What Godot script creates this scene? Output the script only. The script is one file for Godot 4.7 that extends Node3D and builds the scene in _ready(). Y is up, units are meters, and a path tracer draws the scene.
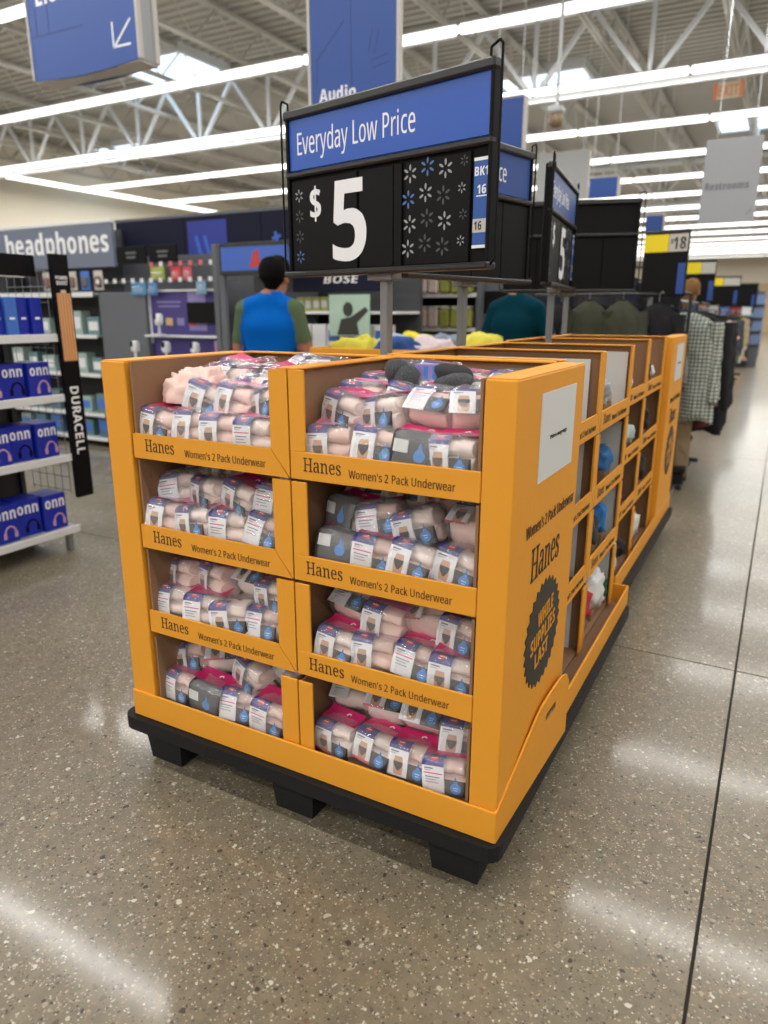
extends Node3D
# A store aisle: cardboard display pallets under price signs, electronics wall behind, open-truss ceiling.

var rng := RandomNumberGenerator.new()
var M := {}
var mesh_cache := {}
var used := {}
var packs := {}

const H := 1.281      # top of the cardboard display
const W := 1.22       # width of the display front
const LEVEL := [1.014, 0.745, 0.474, 0.19]   # bottom of each tray, from the top

# ---------------------------------------------------------------- materials
func mt(key: String, col: Color, rough := 0.6, metal := 0.0) -> StandardMaterial3D:
	if not M.has(key):
		var m := StandardMaterial3D.new()
		m.resource_name = key
		m.albedo_color = col
		m.roughness = rough
		m.metallic = metal
		M[key] = m
	return M[key]

func rgb8(r: int, g: int, b: int) -> Color:
	return Color(r / 255.0, g / 255.0, b / 255.0)

func noise_tex(freq: float, size: int, lo: Color, hi: Color, sd: int, oct := 4) -> NoiseTexture2D:
	var n := FastNoiseLite.new()
	n.seed = sd
	n.frequency = freq
	n.fractal_octaves = oct
	var t := NoiseTexture2D.new()
	t.width = size
	t.height = size
	t.seamless = true
	t.noise = n
	var g := Gradient.new()
	g.set_color(0, lo)
	g.set_color(1, hi)
	t.color_ramp = g
	return t

func bump(m: StandardMaterial3D, freq: float, sd: int, strength := 0.5, scale := 1.0) -> void:
	var n := FastNoiseLite.new()
	n.seed = sd
	n.frequency = freq
	n.fractal_octaves = 3
	var t := NoiseTexture2D.new()
	t.width = 256
	t.height = 256
	t.seamless = true
	t.as_normal_map = true
	t.bump_strength = 4.0
	t.noise = n
	m.normal_enabled = true
	m.normal_texture = t
	m.normal_scale = strength
	m.uv1_triplanar = true
	m.uv1_scale = Vector3.ONE * scale

func terrazzo() -> ImageTexture:
	# polished concrete with exposed aggregate: chips of stone in a beige paste
	var s := 1536
	var im := Image.create(s, s, false, Image.FORMAT_RGB8)
	var r := RandomNumberGenerator.new()
	r.seed = 77
	var n := FastNoiseLite.new()
	n.seed = 4
	n.frequency = 0.02
	n.fractal_octaves = 5
	var base := n.get_seamless_image(s, s)
	for y in s:
		for x in s:
			var k := base.get_pixel(x, y).r
			var g := 0.90 + 0.2 * k + (r.randf() - 0.5) * 0.10
			im.set_pixel(x, y, Color(0.505 * g, 0.468 * g, 0.395 * g))
	var tones := [Color(0.76, 0.73, 0.66), Color(0.68, 0.64, 0.56), Color(0.84, 0.82, 0.77), Color(0.36, 0.33, 0.29), Color(0.25, 0.23, 0.21), Color(0.46, 0.38, 0.30), Color(0.60, 0.52, 0.41), Color(0.42, 0.40, 0.36), Color(0.66, 0.62, 0.54), Color(0.50, 0.46, 0.40)]
	for i in 46000:
		var cx := r.randi_range(0, s - 1)
		var cy := r.randi_range(0, s - 1)
		var big := r.randf()
		var ra := 1.3 + 3.0 * r.randf() * r.randf() + (4.5 * r.randf() if big > 0.94 else 0.0)
		var rb := ra * r.randf_range(0.55, 1.0)
		var an := r.randf() * PI
		var tone: Color = tones[r.randi_range(0, tones.size() - 1)]
		var cut := r.randf_range(0.2, 0.9)
		var cut_an := r.randf() * TAU
		var q := int(ra) + 1
		var ca := cos(an)
		var sa := sin(an)
		for dy in range(-q, q + 1):
			for dx in range(-q, q + 1):
				var u := (dx * ca + dy * sa) / ra
				var v := (-dx * sa + dy * ca) / rb
				if u * u + v * v <= 1.0 and u * cos(cut_an) + v * sin(cut_an) < cut:
					im.set_pixel(posmod(cx + dx, s), posmod(cy + dy, s), tone)
	return ImageTexture.create_from_image(im)

func plaid() -> ImageTexture:
	var s := 128
	var im := Image.create(s, s, false, Image.FORMAT_RGB8)
	for y in s:
		for x in s:
			var a := 1 if posmod(x, 32) < 14 else 0
			var b := 1 if posmod(y, 32) < 14 else 0
			var c := Color(0.80, 0.80, 0.76)
			if a + b == 1:
				c = Color(0.48, 0.53, 0.50)
			elif a + b == 2:
				c = Color(0.20, 0.26, 0.25)
			if posmod(x + y, 4) == 0:
				c = c.lerp(Color(0.8, 0.8, 0.76), 0.25)
			im.set_pixel(x, y, c)
	return ImageTexture.create_from_image(im)

func ell(im: Image, cx: float, cy: float, rx: float, ry: float, col: Color) -> void:
	for y in range(int(cy - ry), int(cy + ry) + 1):
		for x in range(int(cx - rx), int(cx + rx) + 1):
			if x >= 0 and y >= 0 and x < im.get_width() and y < im.get_height():
				var u := (x - cx) / rx
				var v := (y - cy) / ry
				if u * u + v * v <= 1.0:
					im.set_pixel(x, y, col)

func label_print(kind: int) -> ImageTexture:
	# the printed card of an underwear pack: violet head with a red oval, photo of briefs below
	var w := 128
	var h := 192
	var im := Image.create(w, h, false, Image.FORMAT_RGB8)
	im.fill(Color(0.90, 0.90, 0.92))
	im.fill_rect(Rect2i(0, 0, w, 76), Color(0.24, 0.21, 0.52))
	im.fill_rect(Rect2i(0, 0, w, 14), Color(0.36, 0.32, 0.62))
	ell(im, 66, 40, 24, 15, Color(0.78, 0.12, 0.12))
	im.fill_rect(Rect2i(50, 38, 32, 4), Color(0.95, 0.9, 0.9))
	im.fill_rect(Rect2i(14, 84, 50, 5), Color(0.35, 0.32, 0.42))
	im.fill_rect(Rect2i(14, 94, 36, 3), Color(0.6, 0.58, 0.65))
	if kind != 2:
		for y in range(104, 184):     # bare midriff
			var half := 24 + int(7.0 * sin((y - 104) / 26.0))
			im.fill_rect(Rect2i(70 - half, y, half * 2, 1), Color(0.78, 0.60, 0.50))
		for y in range(126, 166):     # briefs
			var t := (y - 126) / 40.0
			var half2 := int(lerpf(30.0, 5.0, t * t))
			im.fill_rect(Rect2i(70 - half2, y, half2 * 2, 1), Color(0.10, 0.09, 0.11) if kind == 0 else Color(0.34, 0.29, 0.31))
	else:
		im.fill_rect(Rect2i(10, 104, 108, 5), Color(0.85, 0.25, 0.5))
		im.fill_rect(Rect2i(20, 120, 84, 4), Color(0.4, 0.4, 0.5))
		im.fill_rect(Rect2i(20, 132, 64, 4), Color(0.6, 0.6, 0.68))
		im.fill_rect(Rect2i(20, 144, 74, 4), Color(0.6, 0.6, 0.68))
	if kind == 1:
		im.fill_rect(Rect2i(0, 180, w, 12), Color(0.86, 0.42, 0.50))
	return ImageTexture.create_from_image(im)

func battery_print() -> ImageTexture:
	var im := Image.create(32, 128, false, Image.FORMAT_RGB8)
	var tones := [rgb8(196, 134, 86), rgb8(232, 184, 134), rgb8(160, 98, 58), rgb8(214, 156, 104)]
	for y in 128:
		for x in 32:
			im.set_pixel(x, y, tones[int(y / 7.0) % 4])
	return ImageTexture.create_from_image(im)

func printed(key: String, tex: Texture2D, rough := 0.45) -> StandardMaterial3D:
	var m := mt(key, Color.WHITE, rough)
	m.albedo_texture = tex
	return m

func clear_film(key: String, alpha: float, col := Color(0.95, 0.96, 0.98)) -> StandardMaterial3D:
	var m := mt(key, Color(col.r, col.g, col.b, alpha), 0.08)
	m.transparency = BaseMaterial3D.TRANSPARENCY_ALPHA
	m.cull_mode = BaseMaterial3D.CULL_DISABLED
	return m

func glow(key: String, col: Color, e: float) -> StandardMaterial3D:
	var m := mt(key, Color(0.9, 0.9, 0.9), 0.5)
	m.emission_enabled = true
	m.emission = col
	m.emission_energy_multiplier = e
	return m

func make_materials() -> void:
	var c := mt("cardboard_orange", rgb8(227, 154, 38), 0.62)
	bump(c, 0.02, 3, 0.12, 3.0)
	c = mt("cardboard_kraft", rgb8(142, 108, 80), 0.85)
	bump(c, 0.05, 5, 0.2, 6.0)
	mt("ink_brown", rgb8(48, 36, 20), 0.6)
	mt("ink_badge", rgb8(40, 36, 28), 0.6)
	mt("paper_white", rgb8(212, 214, 214), 0.6)
	c = mt("pallet_plastic", rgb8(32, 32, 33), 0.6)
	c.metallic_specular = 0.3
	bump(c, 0.05, 8, 0.3, 8.0)
	mt("sign_black", rgb8(18, 18, 19), 0.5).metallic_specular = 0.25
	mt("sign_rail", rgb8(32, 32, 33), 0.4)
	mt("sign_blue", rgb8(10, 78, 178), 0.3)
	mt("sign_blue_dim", rgb8(34, 72, 146), 0.5)
	mt("sign_white", rgb8(232, 234, 238), 0.5)
	mt("sign_yellow", rgb8(238, 214, 0), 0.5)
	mt("spark_grey", rgb8(150, 154, 158), 0.4)
	mt("spark_blue", rgb8(70, 110, 168), 0.4)
	mt("spark_dim", rgb8(70, 72, 74), 0.5)
	mt("tag_grey", rgb8(190, 186, 180), 0.5)
	mt("steel_grey", rgb8(128, 130, 132), 0.45, 0.2)
	mt("shelf_grey", rgb8(150, 152, 155), 0.45)
	mt("shelf_dark", rgb8(58, 60, 64), 0.6)
	mt("panel_grey", rgb8(92, 95, 102), 0.7)
	mt("white_rail", rgb8(214, 216, 218), 0.5)
	mt("navy", rgb8(24, 26, 48), 0.7).metallic_specular = 0.3
	mt("navy_graphic", rgb8(24, 44, 140), 0.5)
	mt("navy_stripe", rgb8(44, 92, 190), 0.5)
	mt("black_plain", rgb8(14, 14, 16), 0.5).metallic_specular = 0.25
	mt("steel_paint", rgb8(205, 209, 212), 0.5)
	mt("joist_paint", rgb8(176, 174, 168), 0.6)
	c = mt("deck_metal", rgb8(158, 155, 147), 0.55)
	mt("wall_cream", rgb8(214, 206, 188), 0.8)
	mt("wall_tan", rgb8(200, 176, 140), 0.8)
	c = mt("pink_cloth", rgb8(242, 208, 198), 0.9)
	bump(c, 0.03, 11, 0.8, 18.0)
	c = mt("pink_cloth_pale", rgb8(246, 226, 218), 0.9)
	bump(c, 0.03, 12, 0.8, 18.0)
	c = mt("charcoal_cloth", rgb8(52, 50, 54), 0.9)
	bump(c, 0.06, 13, 0.6, 22.0)
	c = mt("sock_cloth", rgb8(120, 122, 126), 0.95)
	c.albedo_texture = noise_tex(0.25, 128, Color(0.25, 0.25, 0.25), Color(1.0, 1.0, 1.0), 31, 2)
	c.uv1_triplanar = true
	c.uv1_scale = Vector3.ONE * 9
	mt("band_charcoal", rgb8(46, 42, 50), 0.5)
	mt("drop_blue", rgb8(40, 128, 204), 0.4)
	mt("drop_white", rgb8(196, 218, 236), 0.4)
	mt("magenta", rgb8(206, 34, 106), 0.4)
	mt("magenta_pale", rgb8(228, 130, 170), 0.4)
	for k in 3:
		printed("label_%d" % k, label_print(k), 0.35)
	c = clear_film("bag_film", 0.12)
	bump(c, 0.02, 41, 0.7, 9.0)
	clear_film("blister", 0.16)
	c = mt("floor_paste", Color.WHITE, 0.3)
	c.albedo_texture = terrazzo()
	c.uv1_triplanar = true
	c.uv1_world_triplanar = true
	c.uv1_scale = Vector3.ONE * 0.55
	c.metallic_specular = 0.5
	c.clearcoat_enabled = true
	c.clearcoat = 0.55
	c.clearcoat_roughness = 0.11
	c.roughness = 0.38
	c.detail_enabled = true
	c.detail_blend_mode = BaseMaterial3D.BLEND_MODE_MUL
	c.detail_albedo = noise_tex(0.008, 512, Color(0.86, 0.85, 0.82), Color(1.0, 1.0, 1.0), 21, 5)
	c.detail_uv_layer = BaseMaterial3D.DETAIL_UV_2
	c.uv2_triplanar = true
	c.uv2_world_triplanar = true
	c.uv2_scale = Vector3.ONE * 0.13
	mt("floor_joint", rgb8(52, 48, 44), 0.8)
	mt("vest_blue", rgb8(10, 104, 190), 0.85)
	mt("olive", rgb8(88, 104, 80), 0.9)
	mt("skin", rgb8(176, 128, 104), 0.6)
	mt("skin_fair", rgb8(206, 160, 136), 0.6)
	mt("hair_black", rgb8(20, 18, 18), 0.7)
	mt("hair_blond", rgb8(150, 118, 80), 0.7)
	mt("khaki", rgb8(134, 116, 90), 0.9)
	mt("box_blue", rgb8(16, 40, 160), 0.4)
	mt("box_blue_pale", rgb8(64, 112, 196), 0.4)
	mt("purple", rgb8(62, 52, 118), 0.5)
	mt("lavender", rgb8(132, 122, 176), 0.5)

# ---------------------------------------------------------------- mesh building
func tri(st: SurfaceTool, a: Vector3, b: Vector3, c: Vector3, n: Vector3, ua := Vector2.ZERO, ub := Vector2.ZERO, uc := Vector2.ZERO) -> void:
	if (b - a).cross(c - a).dot(n) > 0.0:
		var t := b
		b = c
		c = t
		var u := ub
		ub = uc
		uc = u
	st.set_normal(n); st.set_uv(ua); st.add_vertex(a)
	st.set_normal(n); st.set_uv(ub); st.add_vertex(b)
	st.set_normal(n); st.set_uv(uc); st.add_vertex(c)

func quad(st: SurfaceTool, a: Vector3, b: Vector3, c: Vector3, d: Vector3, n: Vector3) -> void:
	tri(st, a, b, c, n, Vector2(0, 1), Vector2(1, 1), Vector2(1, 0))
	tri(st, a, c, d, n, Vector2(0, 1), Vector2(1, 0), Vector2(0, 0))

func begin() -> SurfaceTool:
	var st := SurfaceTool.new()
	st.begin(Mesh.PRIMITIVE_TRIANGLES)
	return st

func add_box(st: SurfaceTool, at: Vector3, size: Vector3, ch := 0.0, basis := Basis.IDENTITY) -> void:
	var h := size / 2.0
	var c := minf(ch, minf(h.x, minf(h.y, h.z)) * 0.9)
	var i := h - Vector3.ONE * c
	for ax in 3:
		var b := (ax + 1) % 3
		var d := (ax + 2) % 3
		for s in [-1.0, 1.0]:
			var n := Vector3.ZERO
			n[ax] = s
			var p: Array[Vector3] = []
			for q in [[-1, -1], [1, -1], [1, 1], [-1, 1]]:
				var v := Vector3.ZERO
				v[ax] = s * h[ax]
				v[b] = q[0] * i[b]
				v[d] = q[1] * i[d]
				p.append(at + basis * v)
			quad(st, p[0], p[1], p[2], p[3], basis * n)
		if c > 0.0:
			for sb in [-1.0, 1.0]:
				for sd in [-1.0, 1.0]:
					var n2 := Vector3.ZERO
					n2[b] = sb
					n2[d] = sd
					n2 = n2.normalized()
					var e: Array[Vector3] = []
					for q in [[-1, 0], [1, 0], [1, 1], [-1, 1]]:
						var v2 := Vector3.ZERO
						v2[ax] = q[0] * i[ax]
						v2[b] = sb * (h[b] if q[1] == 0 else i[b])
						v2[d] = sd * (i[d] if q[1] == 0 else h[d])
						e.append(at + basis * v2)
					quad(st, e[0], e[1], e[2], e[3], basis * n2)
	if c > 0.0:
		for sx in [-1.0, 1.0]:
			for sy in [-1.0, 1.0]:
				for sz in [-1.0, 1.0]:
					var s3 := Vector3(sx, sy, sz)
					tri(st, at + basis * (s3 * Vector3(h.x, i.y, i.z)), at + basis * (s3 * Vector3(i.x, h.y, i.z)), at + basis * (s3 * Vector3(i.x, i.y, h.z)), basis * s3.normalized())

func box_mesh(size: Vector3, ch := 0.0) -> ArrayMesh:
	var key := "box%s_%s" % [size, ch]
	if not mesh_cache.has(key):
		var st := begin()
		add_box(st, Vector3.ZERO, size, ch)
		mesh_cache[key] = st.commit()
	return mesh_cache[key]

func add_prism(st: SurfaceTool, poly: PackedVector2Array, thick: float, xf := Transform3D.IDENTITY) -> void:
	# polygon in XY, front face at z = 0, back at z = -thick
	var ids := Geometry2D.triangulate_polygon(poly)
	var n := xf.basis.z.normalized()
	for k in range(0, ids.size(), 3):
		var a := poly[ids[k]]
		var b := poly[ids[k + 1]]
		var c := poly[ids[k + 2]]
		tri(st, xf * Vector3(a.x, a.y, 0), xf * Vector3(b.x, b.y, 0), xf * Vector3(c.x, c.y, 0), n)
		tri(st, xf * Vector3(a.x, a.y, -thick), xf * Vector3(b.x, b.y, -thick), xf * Vector3(c.x, c.y, -thick), -n)
	var cw := Geometry2D.is_polygon_clockwise(poly)
	for k in poly.size():
		var a2 := poly[k]
		var b2 := poly[(k + 1) % poly.size()]
		var e := (b2 - a2).normalized()
		var out := Vector2(e.y, -e.x) * (-1.0 if cw else 1.0)
		quad(st, xf * Vector3(a2.x, a2.y, 0), xf * Vector3(b2.x, b2.y, 0), xf * Vector3(b2.x, b2.y, -thick), xf * Vector3(a2.x, a2.y, -thick), (xf.basis * Vector3(out.x, out.y, 0)).normalized())

func prism_mesh(poly: PackedVector2Array, thick: float) -> ArrayMesh:
	var st := begin()
	add_prism(st, poly, thick)
	return st.commit()

func add_tube(st: SurfaceTool, pts: Array, r: float, sides := 8) -> void:
	for k in pts.size() - 1:
		var a: Vector3 = pts[k]
		var b: Vector3 = pts[k + 1]
		var d := (b - a).normalized()
		var u := d.cross(Vector3.UP if absf(d.y) < 0.9 else Vector3.RIGHT).normalized()
		var v := d.cross(u)
		for s in sides:
			var t0 := TAU * s / sides
			var t1 := TAU * (s + 1) / sides
			var n0 := u * cos(t0) + v * sin(t0)
			var n1 := u * cos(t1) + v * sin(t1)
			quad(st, a + n0 * r, b + n0 * r, b + n1 * r, a + n1 * r, (n0 + n1).normalized())
			tri(st, a, a + n0 * r, a + n1 * r, -d)
			tri(st, b, b + n0 * r, b + n1 * r, d)

func tube_mesh(pts: Array, r: float, sides := 8) -> ArrayMesh:
	var st := begin()
	add_tube(st, pts, r, sides)
	return st.commit()

func smooth_commit(st: SurfaceTool) -> ArrayMesh:
	st.index()
	st.generate_normals()
	return st.commit()

func grid_mesh(nu: int, nv: int, f: Callable, closed_u := true) -> ArrayMesh:
	# surface from f(u, v) with smooth normals, u around, v along
	var st := begin()
	st.set_smooth_group(0)
	var p: Array[Vector3] = []
	for j in nv + 1:
		for i in nu + 1:
			p.append(f.call(float(i % nu if closed_u else i) / nu, float(j) / nv))
	for j in nv:
		for i in nu:
			var a := j * (nu + 1) + i
			var b := a + 1
			var c := a + nu + 2
			var d := a + nu + 1
			for t in [[a, b, c], [a, c, d]]:
				for q in t:
					st.set_uv(Vector2(float(q % (nu + 1)) / nu, float(q / (nu + 1)) / nv))
					st.add_vertex(p[q])
	st.index()
	st.generate_normals()
	return st.commit()

func blob(size: Vector3, power: float, amp: float, freq: float, sd: int, nu := 16, nv := 10) -> ArrayMesh:
	# a rounded, lumpy soft shape
	var n := FastNoiseLite.new()
	n.seed = sd
	n.frequency = freq
	var f := func(u: float, v: float) -> Vector3:
		var th := -TAU * u
		var ph := (v - 0.5) * PI
		var e := 2.0 / power
		var cp := cos(ph)
		var x := signf(cos(th)) * pow(absf(cos(th)), e) * pow(maxf(cp, 0.0), e)
		var z := signf(sin(th)) * pow(absf(sin(th)), e) * pow(maxf(cp, 0.0), e)
		var y := signf(sin(ph)) * pow(absf(sin(ph)), e)
		var d := Vector3(x, y, z) * size / 2.0
		return d * (1.0 + amp * n.get_noise_3dv(d))
	return grid_mesh(nu, nv, f)

# ---------------------------------------------------------------- nodes
func fresh(called: String) -> String:
	if not used.has(called):
		used[called] = 0
		return called
	used[called] += 1
	return "%s_%03d" % [called, used[called]]

func part(called: String, mesh: Mesh, material: Material, parent: Node3D, at := Vector3.ZERO, basis := Basis.IDENTITY) -> MeshInstance3D:
	var o := MeshInstance3D.new()
	o.mesh = mesh
	o.material_override = material
	o.transform = Transform3D(basis, at)
	o.name = called
	parent.add_child(o, true)
	return o

func boxpart(called: String, at: Vector3, size: Vector3, material: Material, parent: Node3D, ch := 0.002, basis := Basis.IDENTITY) -> MeshInstance3D:
	return part(called, box_mesh(size, ch), material, parent, at, basis)

func thing(called: String, label: String, category: String, at := Vector3.ZERO, basis := Basis.IDENTITY, group := "") -> Node3D:
	var o := Node3D.new()
	o.name = fresh(called)
	add_child(o)
	o.transform = Transform3D(basis, at)
	tag(o, label, category, group)
	return o

func tag(o: Node3D, label: String, category: String, group := "") -> void:
	o.set_meta("label", label)
	o.set_meta("category", category)
	if group:
		o.set_meta("group", group)

func single(called: String, label: String, category: String, mesh: Mesh, material: Material, at := Vector3.ZERO, basis := Basis.IDENTITY, group := "") -> MeshInstance3D:
	var o := part(fresh(called), mesh, material, self, at, basis)
	tag(o, label, category, group)
	return o

func struct(called: String, label := "") -> Node3D:
	var o := Node3D.new()
	o.name = called
	add_child(o)
	o.set_meta("kind", "structure")
	if label:
		o.set_meta("label", label)
	return o

func yaw(deg: float) -> Basis:
	return Basis(Vector3.UP, deg_to_rad(deg))

func lettering(words: String, material: Material, parent: Node3D, at: Vector3, width: float, height: float, basis := Basis.IDENTITY, serif := false, bold := false, called := "lettering") -> MeshInstance3D:
	# raised print, fitted to width x height around its middle, facing +z of basis
	var key := "text_%s_%s_%s" % [words, serif, bold]
	if not mesh_cache.has(key):
		var tm := TextMesh.new()
		var fo := SystemFont.new()
		fo.font_names = PackedStringArray(["Droid Serif" if serif else "Droid Sans"])
		fo.font_weight = 700 if bold else 400
		tm.font = fo
		tm.text = words
		tm.font_size = 48
		tm.pixel_size = 0.01
		tm.depth = 0.02
		tm.curve_step = 2.0
		mesh_cache[key] = tm
	var mesh: TextMesh = mesh_cache[key]
	var bb := mesh.get_aabb()
	var sx := width / maxf(bb.size.x, 0.001)
	var sy := height / maxf(bb.size.y, 0.001)
	var sc := Basis.from_scale(Vector3(sx, sy, 0.04))
	var mid := bb.get_center()
	var b := basis * sc
	return part(called, mesh, material, parent, at - b * Vector3(mid.x, mid.y, 0.0), b)

# ---------------------------------------------------------------- camera, light
func camera_and_light() -> void:
	var cam := Camera3D.new()
	cam.name = "camera"
	add_child(cam)
	cam.position = Vector3(0.456, 1.414, 1.394)
	cam.rotation = Vector3(deg_to_rad(-15.728), deg_to_rad(28.687), deg_to_rad(0.087))
	var at := CameraAttributesPhysical.new()
	at.frustum_focal_length = 16.64
	at.frustum_focus_distance = 1.95
	at.exposure_aperture = 1.5
	at.frustum_near = 0.05
	at.frustum_far = 200.0
	cam.attributes = at
	cam.fov = 71.59
	cam.current = true
	var we := WorldEnvironment.new()
	we.name = "surroundings"
	var e := Environment.new()
	e.background_mode = Environment.BG_COLOR
	e.background_color = Color(0.02, 0.02, 0.02)
	e.tonemap_mode = Environment.TONE_MAPPER_LINEAR
	e.tonemap_exposure = EXPOSURE
	e.sdfgi_enabled = true
	e.ssao_enabled = true
	e.ssil_enabled = true
	we.environment = e
	add_child(we)
	# the light of each ceiling row, just under its tubes
	for z in ROWS:
		area("row_light", Vector3(-5.1, ROW_Y - 0.075, z), Vector2(27.5, 0.11), ROW_ENERGY)
		area("row_uplight", Vector3(-5.1, ROW_Y + 0.09, z), Vector2(27.5, 0.11), UP_ENERGY, Color(1.0, 0.992, 0.975), true)
	area("row_light", Vector3(-18.9, ROW_Y - 0.075, -20.0), Vector2(0.11, 16.0), ROW_ENERGY)

const EXPOSURE := 1.03
const ROW_ENERGY := 12.5
const UP_ENERGY := 1.7
const ROW_Y := 5.0
const ROWS := [16.8, 13.6, 10.5, 7.35, 4.2, 1.0, -2.2, -5.35, -8.5, -11.7, -14.85, -18.0, -21.1, -24.3, -27.5, -30.7, -33.9, -37.1, -40.3, -43.5, -46.7, -49.9, -53.1]

func area(called: String, at: Vector3, size: Vector2, energy: float, col := Color(1.0, 0.992, 0.975), up := false) -> void:
	var l := AreaLight3D.new()
	l.name = fresh(called)
	add_child(l)
	l.position = at
	l.rotation = Vector3(PI / 2 if up else -PI / 2, 0, 0)
	l.area_size = size
	l.area_normalize_energy = false
	l.light_energy = energy
	l.light_color = col
	l.area_range = 60.0
	l.area_attenuation = 2.0
	l.shadow_enabled = true

# ---------------------------------------------------------------- room
func build_room() -> void:
	var fl := struct("floor", "polished speckled concrete floor with saw-cut joints")
	boxpart("floor_base", Vector3(-4, -0.16, -19), Vector3(36, 0.3, 80), M.floor_joint, fl, 0.0)
	var step := 4.9
	for i in range(-4, 3):
		for j in range(-12, 5):
			var x0 := 0.46 + i * step
			var z0 := -1.603 + j * step
			var x1 := minf(x0 + step, 13.9)
			var z1 := minf(z0 + step, 19.9)
			x0 = maxf(x0, -21.9)
			z0 = maxf(z0, -57.9)
			boxpart("slab", Vector3((x0 + x1) / 2, -0.02, (z0 + z1) / 2), Vector3(x1 - x0 - 0.007, 0.04, z1 - z0 - 0.007), M.floor_paste, fl, 0.0015)
	var wl := struct("wall_left", "cream painted wall behind the electronics department")
	boxpart("wall_panel", Vector3(-20.6, 3.3, -19), Vector3(0.3, 6.6, 80), M.wall_cream, wl, 0.0)
	var wr := struct("wall_right")
	boxpart("wall_panel", Vector3(14.1, 3.3, -19), Vector3(0.3, 6.6, 80), M.wall_cream, wr, 0.0)
	var wb := struct("wall_back", "tan wall at the far end of the aisle")
	boxpart("wall_panel", Vector3(-4, 3.3, -58.1), Vector3(36, 6.6, 0.3), M.wall_tan, wb, 0.0)
	boxpart("upper_band", Vector3(-4, 5.0, -57.9), Vector3(36, 3.2, 0.1), M.wall_cream, wb, 0.0)
	var wf := struct("wall_front")
	boxpart("wall_panel", Vector3(-4, 3.3, 20.1), Vector3(36, 6.6, 0.3), M.wall_cream, wf, 0.0)
	build_ceiling()

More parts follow.
